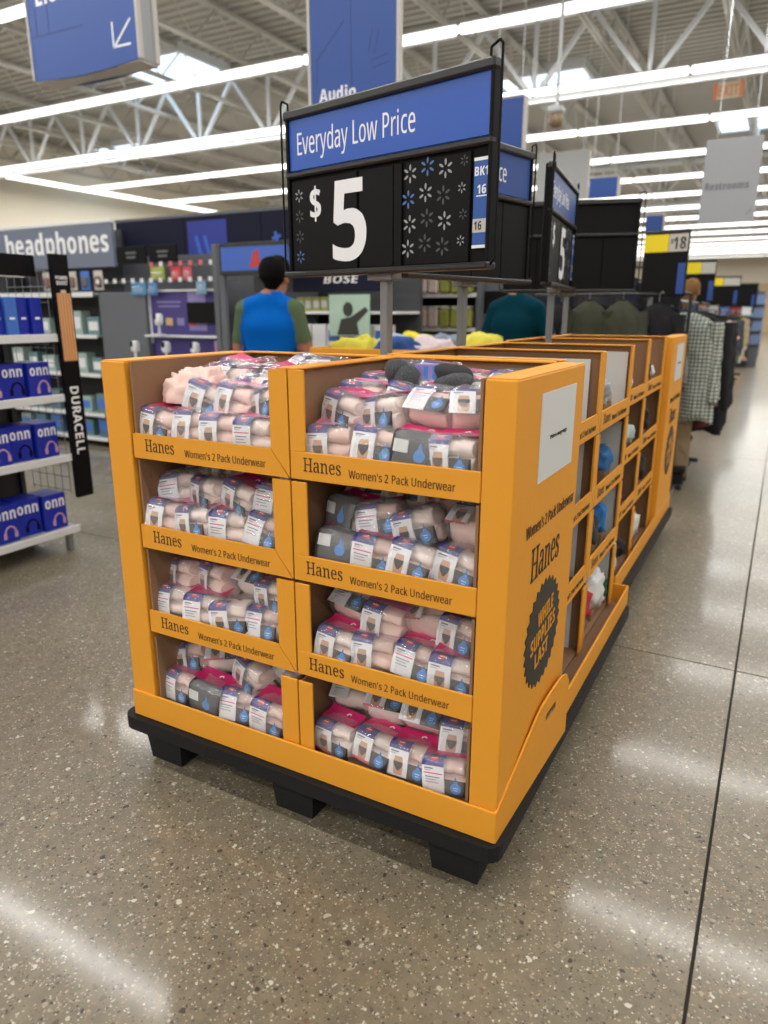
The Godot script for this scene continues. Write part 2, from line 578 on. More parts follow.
func build_ceiling() -> void:
	var ce := struct("ceiling", "ribbed metal roof deck over white steel trusses")
	# ribbed deck, ribs along x, with openings for the skylights
	var st := begin()
	var z := 19.9
	var y := 6.45
	while z > -57.9:
		var prof := [Vector2(0, 0), Vector2(0.11, 0), Vector2(0.13, 0.05), Vector2(0.22, 0.05), Vector2(0.24, 0)]
		for k in 4:
			var a: Vector2 = prof[k]
			var b: Vector2 = prof[k + 1]
			var n := Vector3(0, -(b.x - a.x), -(b.y - a.y)).normalized()
			if n.y > 0:
				n = -n
			quad(st, Vector3(-21.9, y + a.y, z - a.x), Vector3(13.9, y + a.y, z - a.x), Vector3(13.9, y + b.y, z - b.x), Vector3(-21.9, y + b.y, z - b.x), n)
		z -= 0.24
	part("roof_deck", st.commit(), M.deck_metal, ce)
	boxpart("roof_slab", Vector3(-4, 6.62, -19), Vector3(36, 0.16, 80), M.deck_metal, ce, 0.0)
	# bar joists along z
	var jst := begin()
	for q in [0.0, 0.62]:
		for sx in [-0.035, 0.035]:
			add_box(jst, Vector3(sx, -q, 0), Vector3(0.05, 0.05, 77.6))
	var k := 0
	var zz := -38.4
	while zz < 37.5:
		add_tube(jst, [Vector3(0, 0, zz), Vector3(0, -0.62, zz + 0.6), Vector3(0, 0, zz + 1.2)], 0.018, 4)
		zz += 1.2
	var joist := jst.commit()
	var x := -20.4
	while x < 13.5:
		part("roof_joist", joist, M.joist_paint, ce, Vector3(x, 6.36, -19.0))
		x += 1.95
	# girders along x, each with chords and webs of its own
	for gz in [12.1, 0.0, -11.95, -25.9, -38.7, -51.5]:
		var g := Node3D.new()
		g.name = "roof_girder"
		ce.add_child(g, true)
		g.position = Vector3(0, 0, gz)
		boxpart("bottom_chord", Vector3(-4, 4.93, 0), Vector3(35.4, 0.10, 0.14), M.steel_paint, g, 0.01)
		boxpart("top_chord", Vector3(-4, 6.2, 0), Vector3(35.4, 0.12, 0.16), M.steel_paint, g, 0.01)
		var gx := -21.0
		while gx < 13.0:
			for e in [[-0.95, 0.075], [0.95, 0.075], [0.0, 0.06]]:
				var a := Vector3(gx, 4.96, 0)
				var b := Vector3(gx + e[0], 6.16, 0)
				var d := (b - a).normalized()
				var bs := Basis(d.cross(Vector3.FORWARD).normalized(), d, Vector3.BACK)
				part("web", box_mesh(Vector3(e[1], (b - a).length(), 0.07), 0.006), M.steel_paint, g, (a + b) / 2, bs)
			gx += 1.9
	# skylights: curb with a bright diffuser
	var sky_glow := glow("skylight_glow", Color(0.78, 0.90, 1.0), 1.7)
	var n2 := 0
	var names := ["above the hanging department sign", "near the cream wall", "above the black price sign", "beyond the grey restroom sign"]
	for s in [Vector3(-11.6, 6.3, -11.2), Vector3(-18.4, 6.3, -16.4), Vector3(-4.9, 6.3, -15.9), Vector3(-0.9, 6.3, -21.9)]:
		var o := thing("skylight_window", "pale blue roof skylight " + names[n2], "skylight", s, Basis.IDENTITY, "roof skylights")
		boxpart("diffuser", Vector3(0, 0.02, 0), Vector3(1.9, 0.02, 1.4), sky_glow, o, 0.0)
		for sg in [-1, 1]:
			boxpart("curb", Vector3(0, 0.08, sg * 0.74), Vector3(2.06, 0.2, 0.08), M.steel_paint, o, 0.005)
			boxpart("curb", Vector3(sg * 0.99, 0.08, 0), Vector3(0.08, 0.2, 1.4), M.steel_paint, o, 0.005)
		area("skylight_light", s + Vector3(0, -0.005, 0), Vector2(1.9, 1.4), 0.5, Color(0.78, 0.9, 1.0))
		n2 += 1
	# rows of tube fixtures
	var tube_glow := glow("tube_glow", Color(1.0, 0.99, 0.97), 3.0)
	var nth := ["first", "second", "third", "fourth", "fifth", "sixth", "seventh", "eighth", "ninth", "tenth", "eleventh", "twelfth"]
	var ords := ["overhead", "nearest visible", "second", "third", "fourth", "fifth", "sixth", "seventh", "eighth", "ninth", "tenth", "eleventh", "twelfth", "thirteenth", "fourteenth", "fifteenth", "sixteenth"]
	var ri := 0
	for rz in ROWS:
		if rz > -3.0:
			ri = 0
		else:
			ri += 1
		var fx := -17.6
		var fi := 0
		while fx < 8.0:
			strip_light(Vector3(fx, ROW_Y, rz), Basis.IDENTITY, tube_glow, "fluorescent strip light, %s from the cream wall, in the %s cross row" % [nth[fi], ords[ri] if ri > 0 else ["first overhead", "second overhead", "third overhead", "fourth overhead", "fifth overhead", "sixth overhead", "seventh overhead"][ROWS.find(rz)]], "ceiling strip lights")
			fx += 2.5
			fi += 1
	var lz := -13.5
	var wi := 0
	while lz > -23.0:
		strip_light(Vector3(-18.9, ROW_Y, lz), yaw(90), tube_glow, "fluorescent strip light in the row along the cream wall, %s from the near end" % ORD[wi], "wall row strip lights")
		lz -= 2.5
		wi += 1

func strip_light(at: Vector3, b: Basis, g: Material, label: String, group: String) -> void:
	var o := thing("strip_light", label, "ceiling light", at, b, group)
	boxpart("housing", Vector3(0, 0.065, 0), Vector3(2.46, 0.03, 0.05), M.steel_paint, o, 0.006)
	boxpart("tube", Vector3(0, 0.0, 0), Vector3(2.47, 0.11, 0.10), g, o, 0.03)

# ---------------------------------------------------------------- display pallets
func pallet(label: String, at: Vector3, size: Vector2) -> void:
	# black plastic pallet: slatted deck, nine feet, rounded corners
	var o := thing("plastic_pallet", label, "pallet", at, Basis.IDENTITY, "black plastic pallets under the cardboard display")
	var st := begin()
	var r := 0.04
	var poly := PackedVector2Array()
	for q in [[1, 1], [-1, 1], [-1, -1], [1, -1]]:
		for k in 5:
			var a: float = [0.0, PI / 2, PI, PI * 1.5][[[1, 1], [-1, 1], [-1, -1], [1, -1]].find(q)] + k * PI / 8
			poly.append(Vector2(q[0] * (size.x / 2 - r) + cos(a) * r, q[1] * (size.y / 2 - r) + sin(a) * r))
	add_prism(st, poly, 0.044, Transform3D(Basis(Vector3.RIGHT, -PI / 2), Vector3(0, 0.166, 0)))
	part("deck", st.commit(), M.pallet_plastic, o)
	var rim := begin()
	for s in [-1, 1]:
		add_box(rim, Vector3(0, 0.116, s * (size.y / 2 - 0.05)), Vector3(size.x - 0.1, 0.016, 0.04), 0.005)
		add_box(rim, Vector3(s * (size.x / 2 - 0.05), 0.116, 0), Vector3(0.04, 0.016, size.y - 0.1), 0.005)
	part("deck_rib", rim.commit(), M.pallet_plastic, o)
	for ix in [-1, 0, 1]:
		for iz in [-1, 0, 1]:
			var f := begin()
			var p: Array[Vector3] = []
			var hx := 0.075
			var top := 0.122
			for lv in [[0.0, 0.85], [top, 1.0]]:
				for q in [[1, 1], [-1, 1], [-1, -1], [1, -1]]:
					p.append(Vector3(q[0] * hx * lv[1], lv[0], q[1] * hx * lv[1]))
			for k in 4:
				var n := (p[k] + p[(k + 1) % 4])
				n.y = 0
				quad(f, p[k], p[(k + 1) % 4], p[4 + (k + 1) % 4], p[4 + k], n.normalized())
			quad(f, p[0], p[1], p[2], p[3], Vector3.DOWN)
			quad(f, p[4], p[5], p[6], p[7], Vector3.UP)
			part("foot", f.commit(), M.pallet_plastic, o, Vector3(ix * (size.x / 2 - 0.13), 0, iz * (size.y / 2 - 0.115)))

func base_skirt(label: String, at: Vector3, w: float, d: float, flap_far: bool) -> void:
	# low cardboard tray round the foot of a pallet: origin at its near right corner, w to the left, d to the back
	var o := thing("base_tray", label, "cardboard tray", at, Basis.IDENTITY, "orange base trays")
	var t := 0.008
	var y0 := 0.168
	var hh := 0.088
	boxpart("bottom", Vector3(-w / 2, y0 + 0.004, -d / 2), Vector3(w - 0.01, 0.008, d - 0.01), M.cardboard_kraft, o, 0.0)
	boxpart("front_wall", Vector3(-w / 2, y0 + hh / 2, -t / 2), Vector3(w, hh, t), M.cardboard_orange, o, 0.002)
	boxpart("back_wall", Vector3(-w / 2, y0 + hh / 2, -d + t / 2), Vector3(w, hh, t), M.cardboard_orange, o, 0.002)
	boxpart("side_wall", Vector3(-w + t / 2, y0 + hh / 2, -d / 2), Vector3(t, hh, d - 2 * t), M.cardboard_orange, o, 0.002)
	boxpart("side_wall", Vector3(-t / 2, y0 + hh / 2, -d / 2), Vector3(t, hh, d - 2 * t), M.cardboard_orange, o, 0.002)
	# the sloping hand-hold flap that stands loose of the end panel, with a slot cut through
	var c := CSGPolygon3D.new()
	c.name = "handle_flap"
	var pl := PackedVector2Array([Vector2(0.004, 0.0), Vector2(0.004, 0.088), Vector2(0.05, 0.106), Vector2(0.16, 0.152), Vector2(0.27, 0.199), Vector2(0.33, 0.215), Vector2(0.42, 0.222), Vector2(0.50, 0.222), Vector2(0.545, 0.206), Vector2(0.57, 0.175), Vector2(0.572, 0.0)])
	if flap_far:
		for k in pl.size():
			pl[k].x = d - pl[k].x
	c.polygon = pl
	c.depth = 0.006
	c.material = M.cardboard_orange
	var slot := CSGBox3D.new()
	slot.size = Vector3(0.085, 0.02, 0.05)
	slot.position = Vector3(0.40 if not flap_far else d - 0.40, 0.158, 0.0)
	c.add_child(slot)
	slot.material = M.cardboard_kraft
	slot.operation = CSGShape3D.OPERATION_SUBTRACTION
	o.add_child(c, true)
	# local x runs to the back, local y up, the sheet leans outward a little at its free end
	c.transform = Transform3D(Basis(Vector3.UP, PI / 2 - (0.035 if not flap_far else -0.02)), Vector3(0.001, y0, 0.0))

func end_panel(label: String, at: Vector3, w: float, d: float, marked: bool) -> Node3D:
	# tall closed box that covers the ends of the trays: origin at its near right foot
	var o := thing("display_end_panel", label, "cardboard panel", at, Basis.IDENTITY, "orange end panels")
	var y0 := 0.178
	boxpart("panel_box", Vector3(-w / 2, (y0 + H) / 2, -d / 2), Vector3(w, H - y0, d), M.cardboard_orange, o, 0.0025)
	boxpart("top_fold", Vector3(-w / 2, H + 0.0015, -d / 2 - 0.002), Vector3(w - 0.003, 0.003, d - 0.01), M.cardboard_orange, o, 0.001)
	if not marked:
		return o
	var side := Basis(Vector3.UP, PI / 2)      # faces +x, text runs to the back
	boxpart("sticker", Vector3(0.0012, 1.134, -0.321), Vector3(0.002, 0.208, 0.30), M.paper_white, o, 0.0)
	lettering("Prices may vary", M.ink_badge, o, Vector3(0.003, 1.128, -0.322), 0.145, 0.014, side, false, true)
	lettering("Women's 2 Pack Underwear", M.ink_brown, o, Vector3(0.0015, 0.925, -0.318), 0.42, 0.032, side)
	lettering("Hanes", M.ink_brown, o, Vector3(0.0015, 0.828, -0.285), 0.245, 0.088, side, true)
	var star := PackedVector2Array()
	for k in 56:
		var a := TAU * k / 56.0
		var r := 1.0 if k % 2 == 0 else 0.90
		star.append(Vector2(cos(a) * 0.158 * r, sin(a) * 0.150 * r))
	var b := part("starburst_badge", prism_mesh(star, 0.002), M.ink_badge, o, Vector3(0.0022, 0.605, -0.302), side)
	var tilt := Basis(Vector3.BACK, deg_to_rad(5))
	lettering("WHILE", M.cardboard_orange, b, Vector3(0.012, 0.057, 0.001), 0.135, 0.042, tilt, false, true)
	lettering("SUPPLIES", M.cardboard_orange, b, Vector3(0.0, 0.0, 0.001), 0.215, 0.044, tilt, false, true)
	lettering("LAST", M.cardboard_orange, b, Vector3(-0.005, -0.057, 0.001), 0.115, 0.042, tilt, false, true)
	return o

# a tray of the display: local x across its front, +z out of its front, origin at the front bottom left corner
func tray(label: String, at: Vector3, basis: Basis, w: float, h: float, d: float, post_l: float, post_r: float, mitre: bool, lip := true, group := "orange display trays", marks := true) -> Node3D:
	var o := thing("display_tray", label, "cardboard tray", at, basis, group)
	var t := 0.007
	var lh := 0.07
	if lip:
		if post_r > 0.0 and mitre:
			part("lip", prism_mesh(PackedVector2Array([Vector2(0, 0), Vector2(w - 0.003, 0), Vector2(w - post_r - 0.002, lh), Vector2(0, lh)]), t), M.cardboard_orange, o)
			part("post", prism_mesh(PackedVector2Array([Vector2(w, 0.002), Vector2(w, h), Vector2(w - post_r, h), Vector2(w - post_r, lh)]), t), M.cardboard_orange, o)
		else:
			boxpart("lip", Vector3(w / 2, lh / 2, -t / 2), Vector3(w, lh, t), M.cardboard_orange, o, 0.0015)
	elif post_r > 0.0:
		boxpart("post", Vector3(w - post_r / 2, h / 2, -t / 2), Vector3(post_r, h, t), M.cardboard_orange, o, 0.0015)
	if post_r > 0.0 and lip and not mitre:
		boxpart("post", Vector3(w - post_r / 2, (h + lh) / 2, -t / 2), Vector3(post_r, h - lh, t), M.cardboard_orange, o, 0.0015)
	if post_l > 0.0:
		var y0 := lh if lip else 0.0
		boxpart("post", Vector3(post_l / 2, (h + y0) / 2, -t / 2), Vector3(post_l, h - y0, t), M.cardboard_orange, o, 0.0015)
	var inset := 0.004
	boxpart("side_wall", Vector3(t / 2 + inset, h / 2, -d / 2), Vector3(t, h, d - 2 * t), M.cardboard_kraft, o, 0.0)
	boxpart("side_wall", Vector3(w - t / 2 - inset, h / 2, -d / 2), Vector3(t, h, d - 2 * t), M.cardboard_kraft, o, 0.0)
	boxpart("back_wall", Vector3(w / 2, h / 2, -d + t / 2), Vector3(w, h, t), M.cardboard_kraft, o, 0.0)
	boxpart("tray_floor", Vector3(w / 2, 0.003, -d / 2), Vector3(w - 0.02, 0.006, d - 0.02), M.cardboard_kraft, o, 0.0)
	if lip and marks:
		lettering("Hanes", M.ink_brown, o, Vector3(w * 0.185, lh * 0.56, 0.0004), 0.108, 0.035, Basis.IDENTITY, true)
		lettering("Women's 2 Pack Underwear", M.ink_brown, o, Vector3(w * 0.61, lh * 0.42, 0.0004), 0.275, 0.0215)
	return o

func top_rim(o: Node3D, w: float, h: float, d: float, left := true, right := true, back := true) -> void:
	var r := 0.026
	if left:
		boxpart("rim", Vector3(r / 2, h + 0.002, -d / 2), Vector3(r, 0.006, d), M.cardboard_orange, o, 0.002)
	if right:
		boxpart("rim", Vector3(w - r / 2, h + 0.002, -d / 2), Vector3(r, 0.006, d), M.cardboard_orange, o, 0.002)
	if back:
		boxpart("rim", Vector3(w / 2, h + 0.003, -d + r / 2), Vector3(w, 0.007, r), M.cardboard_orange, o, 0.002)

# ---------------------------------------------------------------- packs of underwear
func strip_mesh(x0: float, x1: float, prof: Array) -> ArrayMesh:
	# a sheet bent along (y, z) points, print running down it
	var st := begin()
	var total := 0.0
	for k in prof.size() - 1:
		total += (prof[k + 1] as Vector2).distance_to(prof[k])
	var run := 0.0
	for k in prof.size() - 1:
		var a: Vector2 = prof[k]
		var b: Vector2 = prof[k + 1]
		var v0 := run / total
		run += a.distance_to(b)
		var v1 := run / total
		var n := Vector3(0, (b - a).y, -(b - a).x).normalized()
		var p0 := Vector3(x0, a.x, a.y)
		var p1 := Vector3(x1, a.x, a.y)
		var p2 := Vector3(x1, b.x, b.y)
		var p3 := Vector3(x0, b.x, b.y)
		if n.dot(Vector3(0, 0.3, 1)) < 0:
			n = -n
		tri(st, p0, p1, p2, n, Vector2(0, v0), Vector2(1, v0), Vector2(1, v1))
		tri(st, p0, p2, p3, n, Vector2(0, v0), Vector2(1, v1), Vector2(0, v1))
	return st.commit()

func pack_meshes() -> void:
	# profile from the top back over the crown and down the front (y, z)
	var prof := [Vector2(0.095, 0.010), Vector2(0.094, 0.031), Vector2(0.085, 0.045), Vector2(0.045, 0.050), Vector2(0.004, 0.046)]
	packs.label = strip_mesh(-0.060, 0.0, prof)
	packs.band = strip_mesh(0.002, 0.060, [Vector2(0.047, 0.0495), Vector2(0.024, 0.0490), Vector2(0.004, 0.0455)])
	packs.back = strip_mesh(-0.060, 0.060, prof)
	packs.head = strip_mesh(-0.060, 0.060, [Vector2(0.108, -0.036), Vector2(0.101, -0.016), Vector2(0.098, 0.004), Vector2(0.0965, 0.020)])
	var drop := PackedVector2Array()
	for k in 14:
		var a := TAU * k / 14.0
		drop.append(Vector2(sin(a) * 0.0145, -cos(a) * 0.0145 + (0.018 if k == 7 else 0.0)))
	packs.drop = prism_mesh(drop, 0.0006)
	var ring := PackedVector2Array()
	for k in 10:
		var a := PI * (0.1 + 1.5 * k / 9.0)
		ring.append(Vector2(cos(a), sin(a)) * 0.008)
	for k in 10:
		var a := PI * (1.6 - 1.5 * k / 9.0)
		ring.append(Vector2(cos(a), sin(a)) * 0.0045)
	packs.hook = prism_mesh(ring, 0.0008)
	for v in 3:
		# a rolled garment: soft cylinder along x whose ends show the coils
		var n := FastNoiseLite.new()
		n.seed = 50 + v
		n.frequency = 30.0
		var ends := [0.0, 0.55, 0.75, 0.92, 1.0, 1.0, 1.0, 1.0, 1.0, 1.0, 0.92, 0.75, 0.55, 0.0]
		var xs := [-0.050, -0.053, -0.049, -0.054, -0.047, -0.03, -0.012, 0.006, 0.022, 0.047, 0.054, 0.049, 0.053, 0.050]
		var f := func(u: float, t: float) -> Vector3:
			var k := t * 13.0
			var i := mini(int(k + 0.001), 12)
			var w := clampf(k - i, 0, 1)
			var r: float = lerpf(ends[i], ends[i + 1], w)
			var x: float = lerpf(xs[i], xs[i + 1], w)
			var a := TAU * u
			var d := Vector3(x, cos(a) * 0.0225 * r, sin(a) * 0.038 * r)
			return d + Vector3(0, d.y, d.z) * 0.35 * n.get_noise_3d(d.x * 1.6, d.y, d.z)
		packs["roll_%d" % v] = grid_mesh(14, 13, f)
		packs["film_%d" % v] = blob(Vector3(0.132, 0.105, 0.108), 4.8, 0.13, 40.0, 70 + v, 22, 14)

func pack(label: String, at: Vector3, basis: Basis, kind: int, group: String) -> Node3D:
	var key := "pack_%d" % kind
	if packs.has(key):
		var c: Node3D = packs[key].duplicate()
		c.name = fresh("underwear_pack")
		add_child(c)
		c.transform = Transform3D(basis, at)
		tag(c, label, "clothing pack", group)
		return c
	var o := thing("underwear_pack", label, "clothing pack", at, basis, group)
	var v := kind % 3
	var pink: Material = M.pink_cloth if kind % 2 == 0 else M.pink_cloth_pale
	part("rolled_garment", packs["roll_%d" % v], pink, o, Vector3(0.003, 0.026, 0.0))
	part("rolled_garment", packs["roll_%d" % ((v + 1) % 3)], pink, o, Vector3(0.0, 0.067, -0.002))
	if kind == 6:
		var bk := part("charcoal_back", packs.back, M.band_charcoal, o)
		part("water_drop", packs.drop, M.drop_blue, bk, Vector3(0.012, 0.040, 0.0515), Basis.IDENTITY)
		boxpart("white_panel", Vector3(-0.036, 0.058, 0.0508), Vector3(0.036, 0.030, 0.001), M.paper_white, bk, 0.0)
	else:
		part("printed_card", packs.label, M["label_%d" % v], o)
	if kind < 4:
		var b := part("charcoal_band", packs.band, M.band_charcoal, o)
		var dr := part("water_drop", packs.drop, M.drop_blue, b, Vector3(0.031, 0.025, 0.0504), Basis(Vector3.RIGHT, -0.05))
		dr.set_meta("label", "blue water drop mark")
		for q in 2:
			boxpart("white_print", Vector3(0, 0.002 - q * 0.006, 0.0004), Vector3(0.014 - q * 0.004, 0.002, 0.0004), M.drop_white, dr, 0.0)
	if kind != 3:
		var hd := part("header_strip", packs.head, M.magenta if kind != 4 else M.magenta_pale, o)
		part("hang_hook", packs.hook, M.sign_white, hd, Vector3(0.012, 0.1015, -0.016), Basis(Vector3.RIGHT, -1.2))
	part("film", packs["film_%d" % v], M.bag_film, o, Vector3(0, 0.048, 0))
	packs[key] = o
	return o

const ORD := ["first", "second", "third", "fourth", "fifth", "sixth", "seventh", "eighth", "ninth", "tenth", "eleventh", "twelfth", "thirteenth", "fourteenth"]

func fill_tray(name_of: String, x0: float, x1: float, y: float, z0: float, rows: int, cols: int) -> void:
	# packs on a stepped filler board so that each row stands higher than the one before
	var t := thing("tray_filler", "brown cardboard filler step inside the %s" % name_of, "cardboard", Vector3((x0 + x1) / 2, y + 0.007, z0), Basis.IDENTITY, "tray fillers")
	for r in rows:
		var hh: float = [0.032, 0.104, 0.122, 0.136, 0.146][r]
		var zr: float = [-0.053, -0.108, -0.195, -0.285, -0.375][r]
		boxpart("step", Vector3(0, hh / 2, zr - (0.012 if r == 1 else 0.0)), Vector3(x1 - x0 - 0.026, hh, 0.086 if r != 1 else 0.05), M.cardboard_kraft, t, 0.0)
		var wd := (x1 - x0 - 0.02) / cols
		var row_name: String = ["front row", "second row", "third row", "fourth row", "back row"][r]
		for c in cols:
			var px := x0 + 0.004 + wd * (c + 0.5) + rng.randf_range(-0.006, 0.006)
			var py := y + 0.008 + hh
			var pz := z0 + zr + rng.randf_range(-0.008, 0.008)
			var tw := 0.16 if r == 0 else 0.4
			var b := Basis.from_euler(Vector3(rng.randf_range(-0.30, -0.02), rng.randf_range(-tw, tw), rng.randf_range(-0.16, 0.16) * (1.0 if r == 0 else 2.0)))
			var k := rng.randi_range(0, 6)
			if r > 0 and rng.randf() < 0.36:      # fallen on its back, label up
				b = Basis.from_euler(Vector3(rng.randf_range(-1.2, -0.7), rng.randf_range(-0.5, 0.5), rng.randf_range(-0.15, 0.15)))
				py += 0.03
			var sc := minf(wd / 0.122, 1.05) * 1.08
			pack("pink two-pack in clear film, %s of the %s, %s from its left" % [row_name, name_of, ORD[c]], Vector3(px, py, pz), b.scaled(Vector3.ONE * sc), k, "packs in the " + name_of)

func front_display() -> void:
	pallet("black plastic pallet under the nearest orange display, its feet in view", Vector3(-0.622, 0, -0.835), Vector2(1.275, 1.71))
	pallet("black plastic pallet under the farther orange display, deck edge in view", Vector3(-0.69, 0, -2.64), Vector2(1.29, 1.78))
	base_skirt("orange cardboard base tray round the nearest pallet with a sloping hand-hold flap", Vector3(0, 0, 0), W, 1.69, false)
	base_skirt("orange cardboard base tray round the farther pallet", Vector3(-0.07, 0, -1.77), W, 1.76, true)
	end_panel("orange end panel with white sticker and starburst badge on the nearest display", Vector3(-0.002, 0, -0.010), 0.072, 0.56, true)
	end_panel("narrow plain orange end panel at the near left corner of the display", Vector3(-1.130, 0, -0.008), 0.092, 0.56, false)
	end_panel("orange end panel with badge at the far end of the farther display", Vector3(-0.072, 0, -2.89), 0.075, 0.60, true)
	var tn := ["top", "second", "third", "bottom"]
	for k in 4:
		var y: float = LEVEL[k]
		var hh: float = (H - y) if k == 0 else 0.262
		var lip := k < 3
		var nm := "%s left tray" % tn[k]
		var o := tray("orange front tray, %s of the left stack, beside the mitred post" % tn[k], Vector3(-1.124, y, -0.012), Basis.IDENTITY, 0.542, hh, 0.545, 0.0, 0.055, true, lip)
		if k == 0:
			top_rim(o, 0.542, hh, 0.545, false)
		fill_tray(nm, -1.120, -0.638, y, -0.022, 5 if k == 0 else 3, 4)
		nm = "%s right tray" % tn[k]
		o = tray("orange front tray, %s of the right stack, beside the badge panel" % tn[k], Vector3(-0.578, y, -0.012), Basis.IDENTITY, 0.502, hh, 0.545, 0.045, 0.0, false, lip)
		if k == 0:
			top_rim(o, 0.502, hh, 0.545, true, false)
		fill_tray(nm, -0.540, -0.076, y, -0.022, 5 if k == 0 else 3, 4)
	loose_goods()
	side_trays()

func loose_goods() -> void:
	# a heap of loose pink cloth on the top left tray; socks and a purple box on the top right tray
	var n := FastNoiseLite.new()
	n.seed = 9
	n.frequency = 12.0
	var f := func(u: float, v: float) -> Vector3:
		var a := TAU * u
		var r := sin(minf(v, 1.0) * PI / 2)
		var x := cos(a) * 0.105 * r
		var z := sin(a) * 0.085 * r
		var y := 0.095 * pow(cos(v * PI / 2), 0.8)
		var w := n.get_noise_3d(x * 2.2, y * 2.0, z * 2.2)
		return Vector3(x * (1 + 0.25 * w), maxf(0.0, y + 0.03 * w * sin(v * PI)), z * (1 + 0.25 * w))
	single("loose_garment", "crumpled pale pink garment heaped on packs in the top left tray", "garment", grid_mesh(40, 22, f), M.pink_cloth, Vector3(-1.005, 1.165, -0.17), yaw(15))
	var i := 0
	for s in [[Vector3(-0.405, 1.225, -0.27), 20.0, "grey marled ball of socks beside the purple box on the top right tray"], [Vector3(-0.245, 1.225, -0.24), -25.0, "dark grey folded sock pair right of the purple box"]]:
		var o := thing("sock_pair", s[2], "socks", s[0], yaw(s[1]), "loose socks")
		var k := 0
		for q in [Vector3(0, 0, 0), Vector3(0.018, 0.012, 0.012), Vector3(-0.012, 0.02, -0.012)]:
			part("sock", blob(Vector3(0.10 if i == 1 else 0.07, 0.042 if i == 1 else 0.062, 0.06), 2.4, 0.3, 18.0, 90 + k + i * 5, 16, 10), M.sock_cloth if k != 2 or i == 0 else M.charcoal_cloth, o, q + Vector3(0, 0.012 * k, 0), Basis.from_euler(Vector3(0.2 * k, 0.5 * k, 0.5 - 0.3 * k)))
			k += 1
		i += 1
	var bx := thing("carton", "small purple and blue carton among socks on the top right tray", "carton", Vector3(-0.335, 1.225, -0.31), yaw(8))
	boxpart("carton_body", Vector3(0, 0.03, 0), Vector3(0.085, 0.06, 0.03), mt("carton_violet", rgb8(150, 130, 196), 0.4), bx, 0.002)
	boxpart("printed_stripe", Vector3(-0.012, 0.03, 0.0154), Vector3(0.012, 0.05, 0.001), mt("carton_blue", rgb8(64, 130, 200), 0.4), bx, 0.0)
	boxpart("printed_stripe", Vector3(0.012, 0.03, 0.0154), Vector3(0.012, 0.05, 0.001), mt("carton_blue", rgb8(64, 130, 200), 0.4), bx, 0.0)

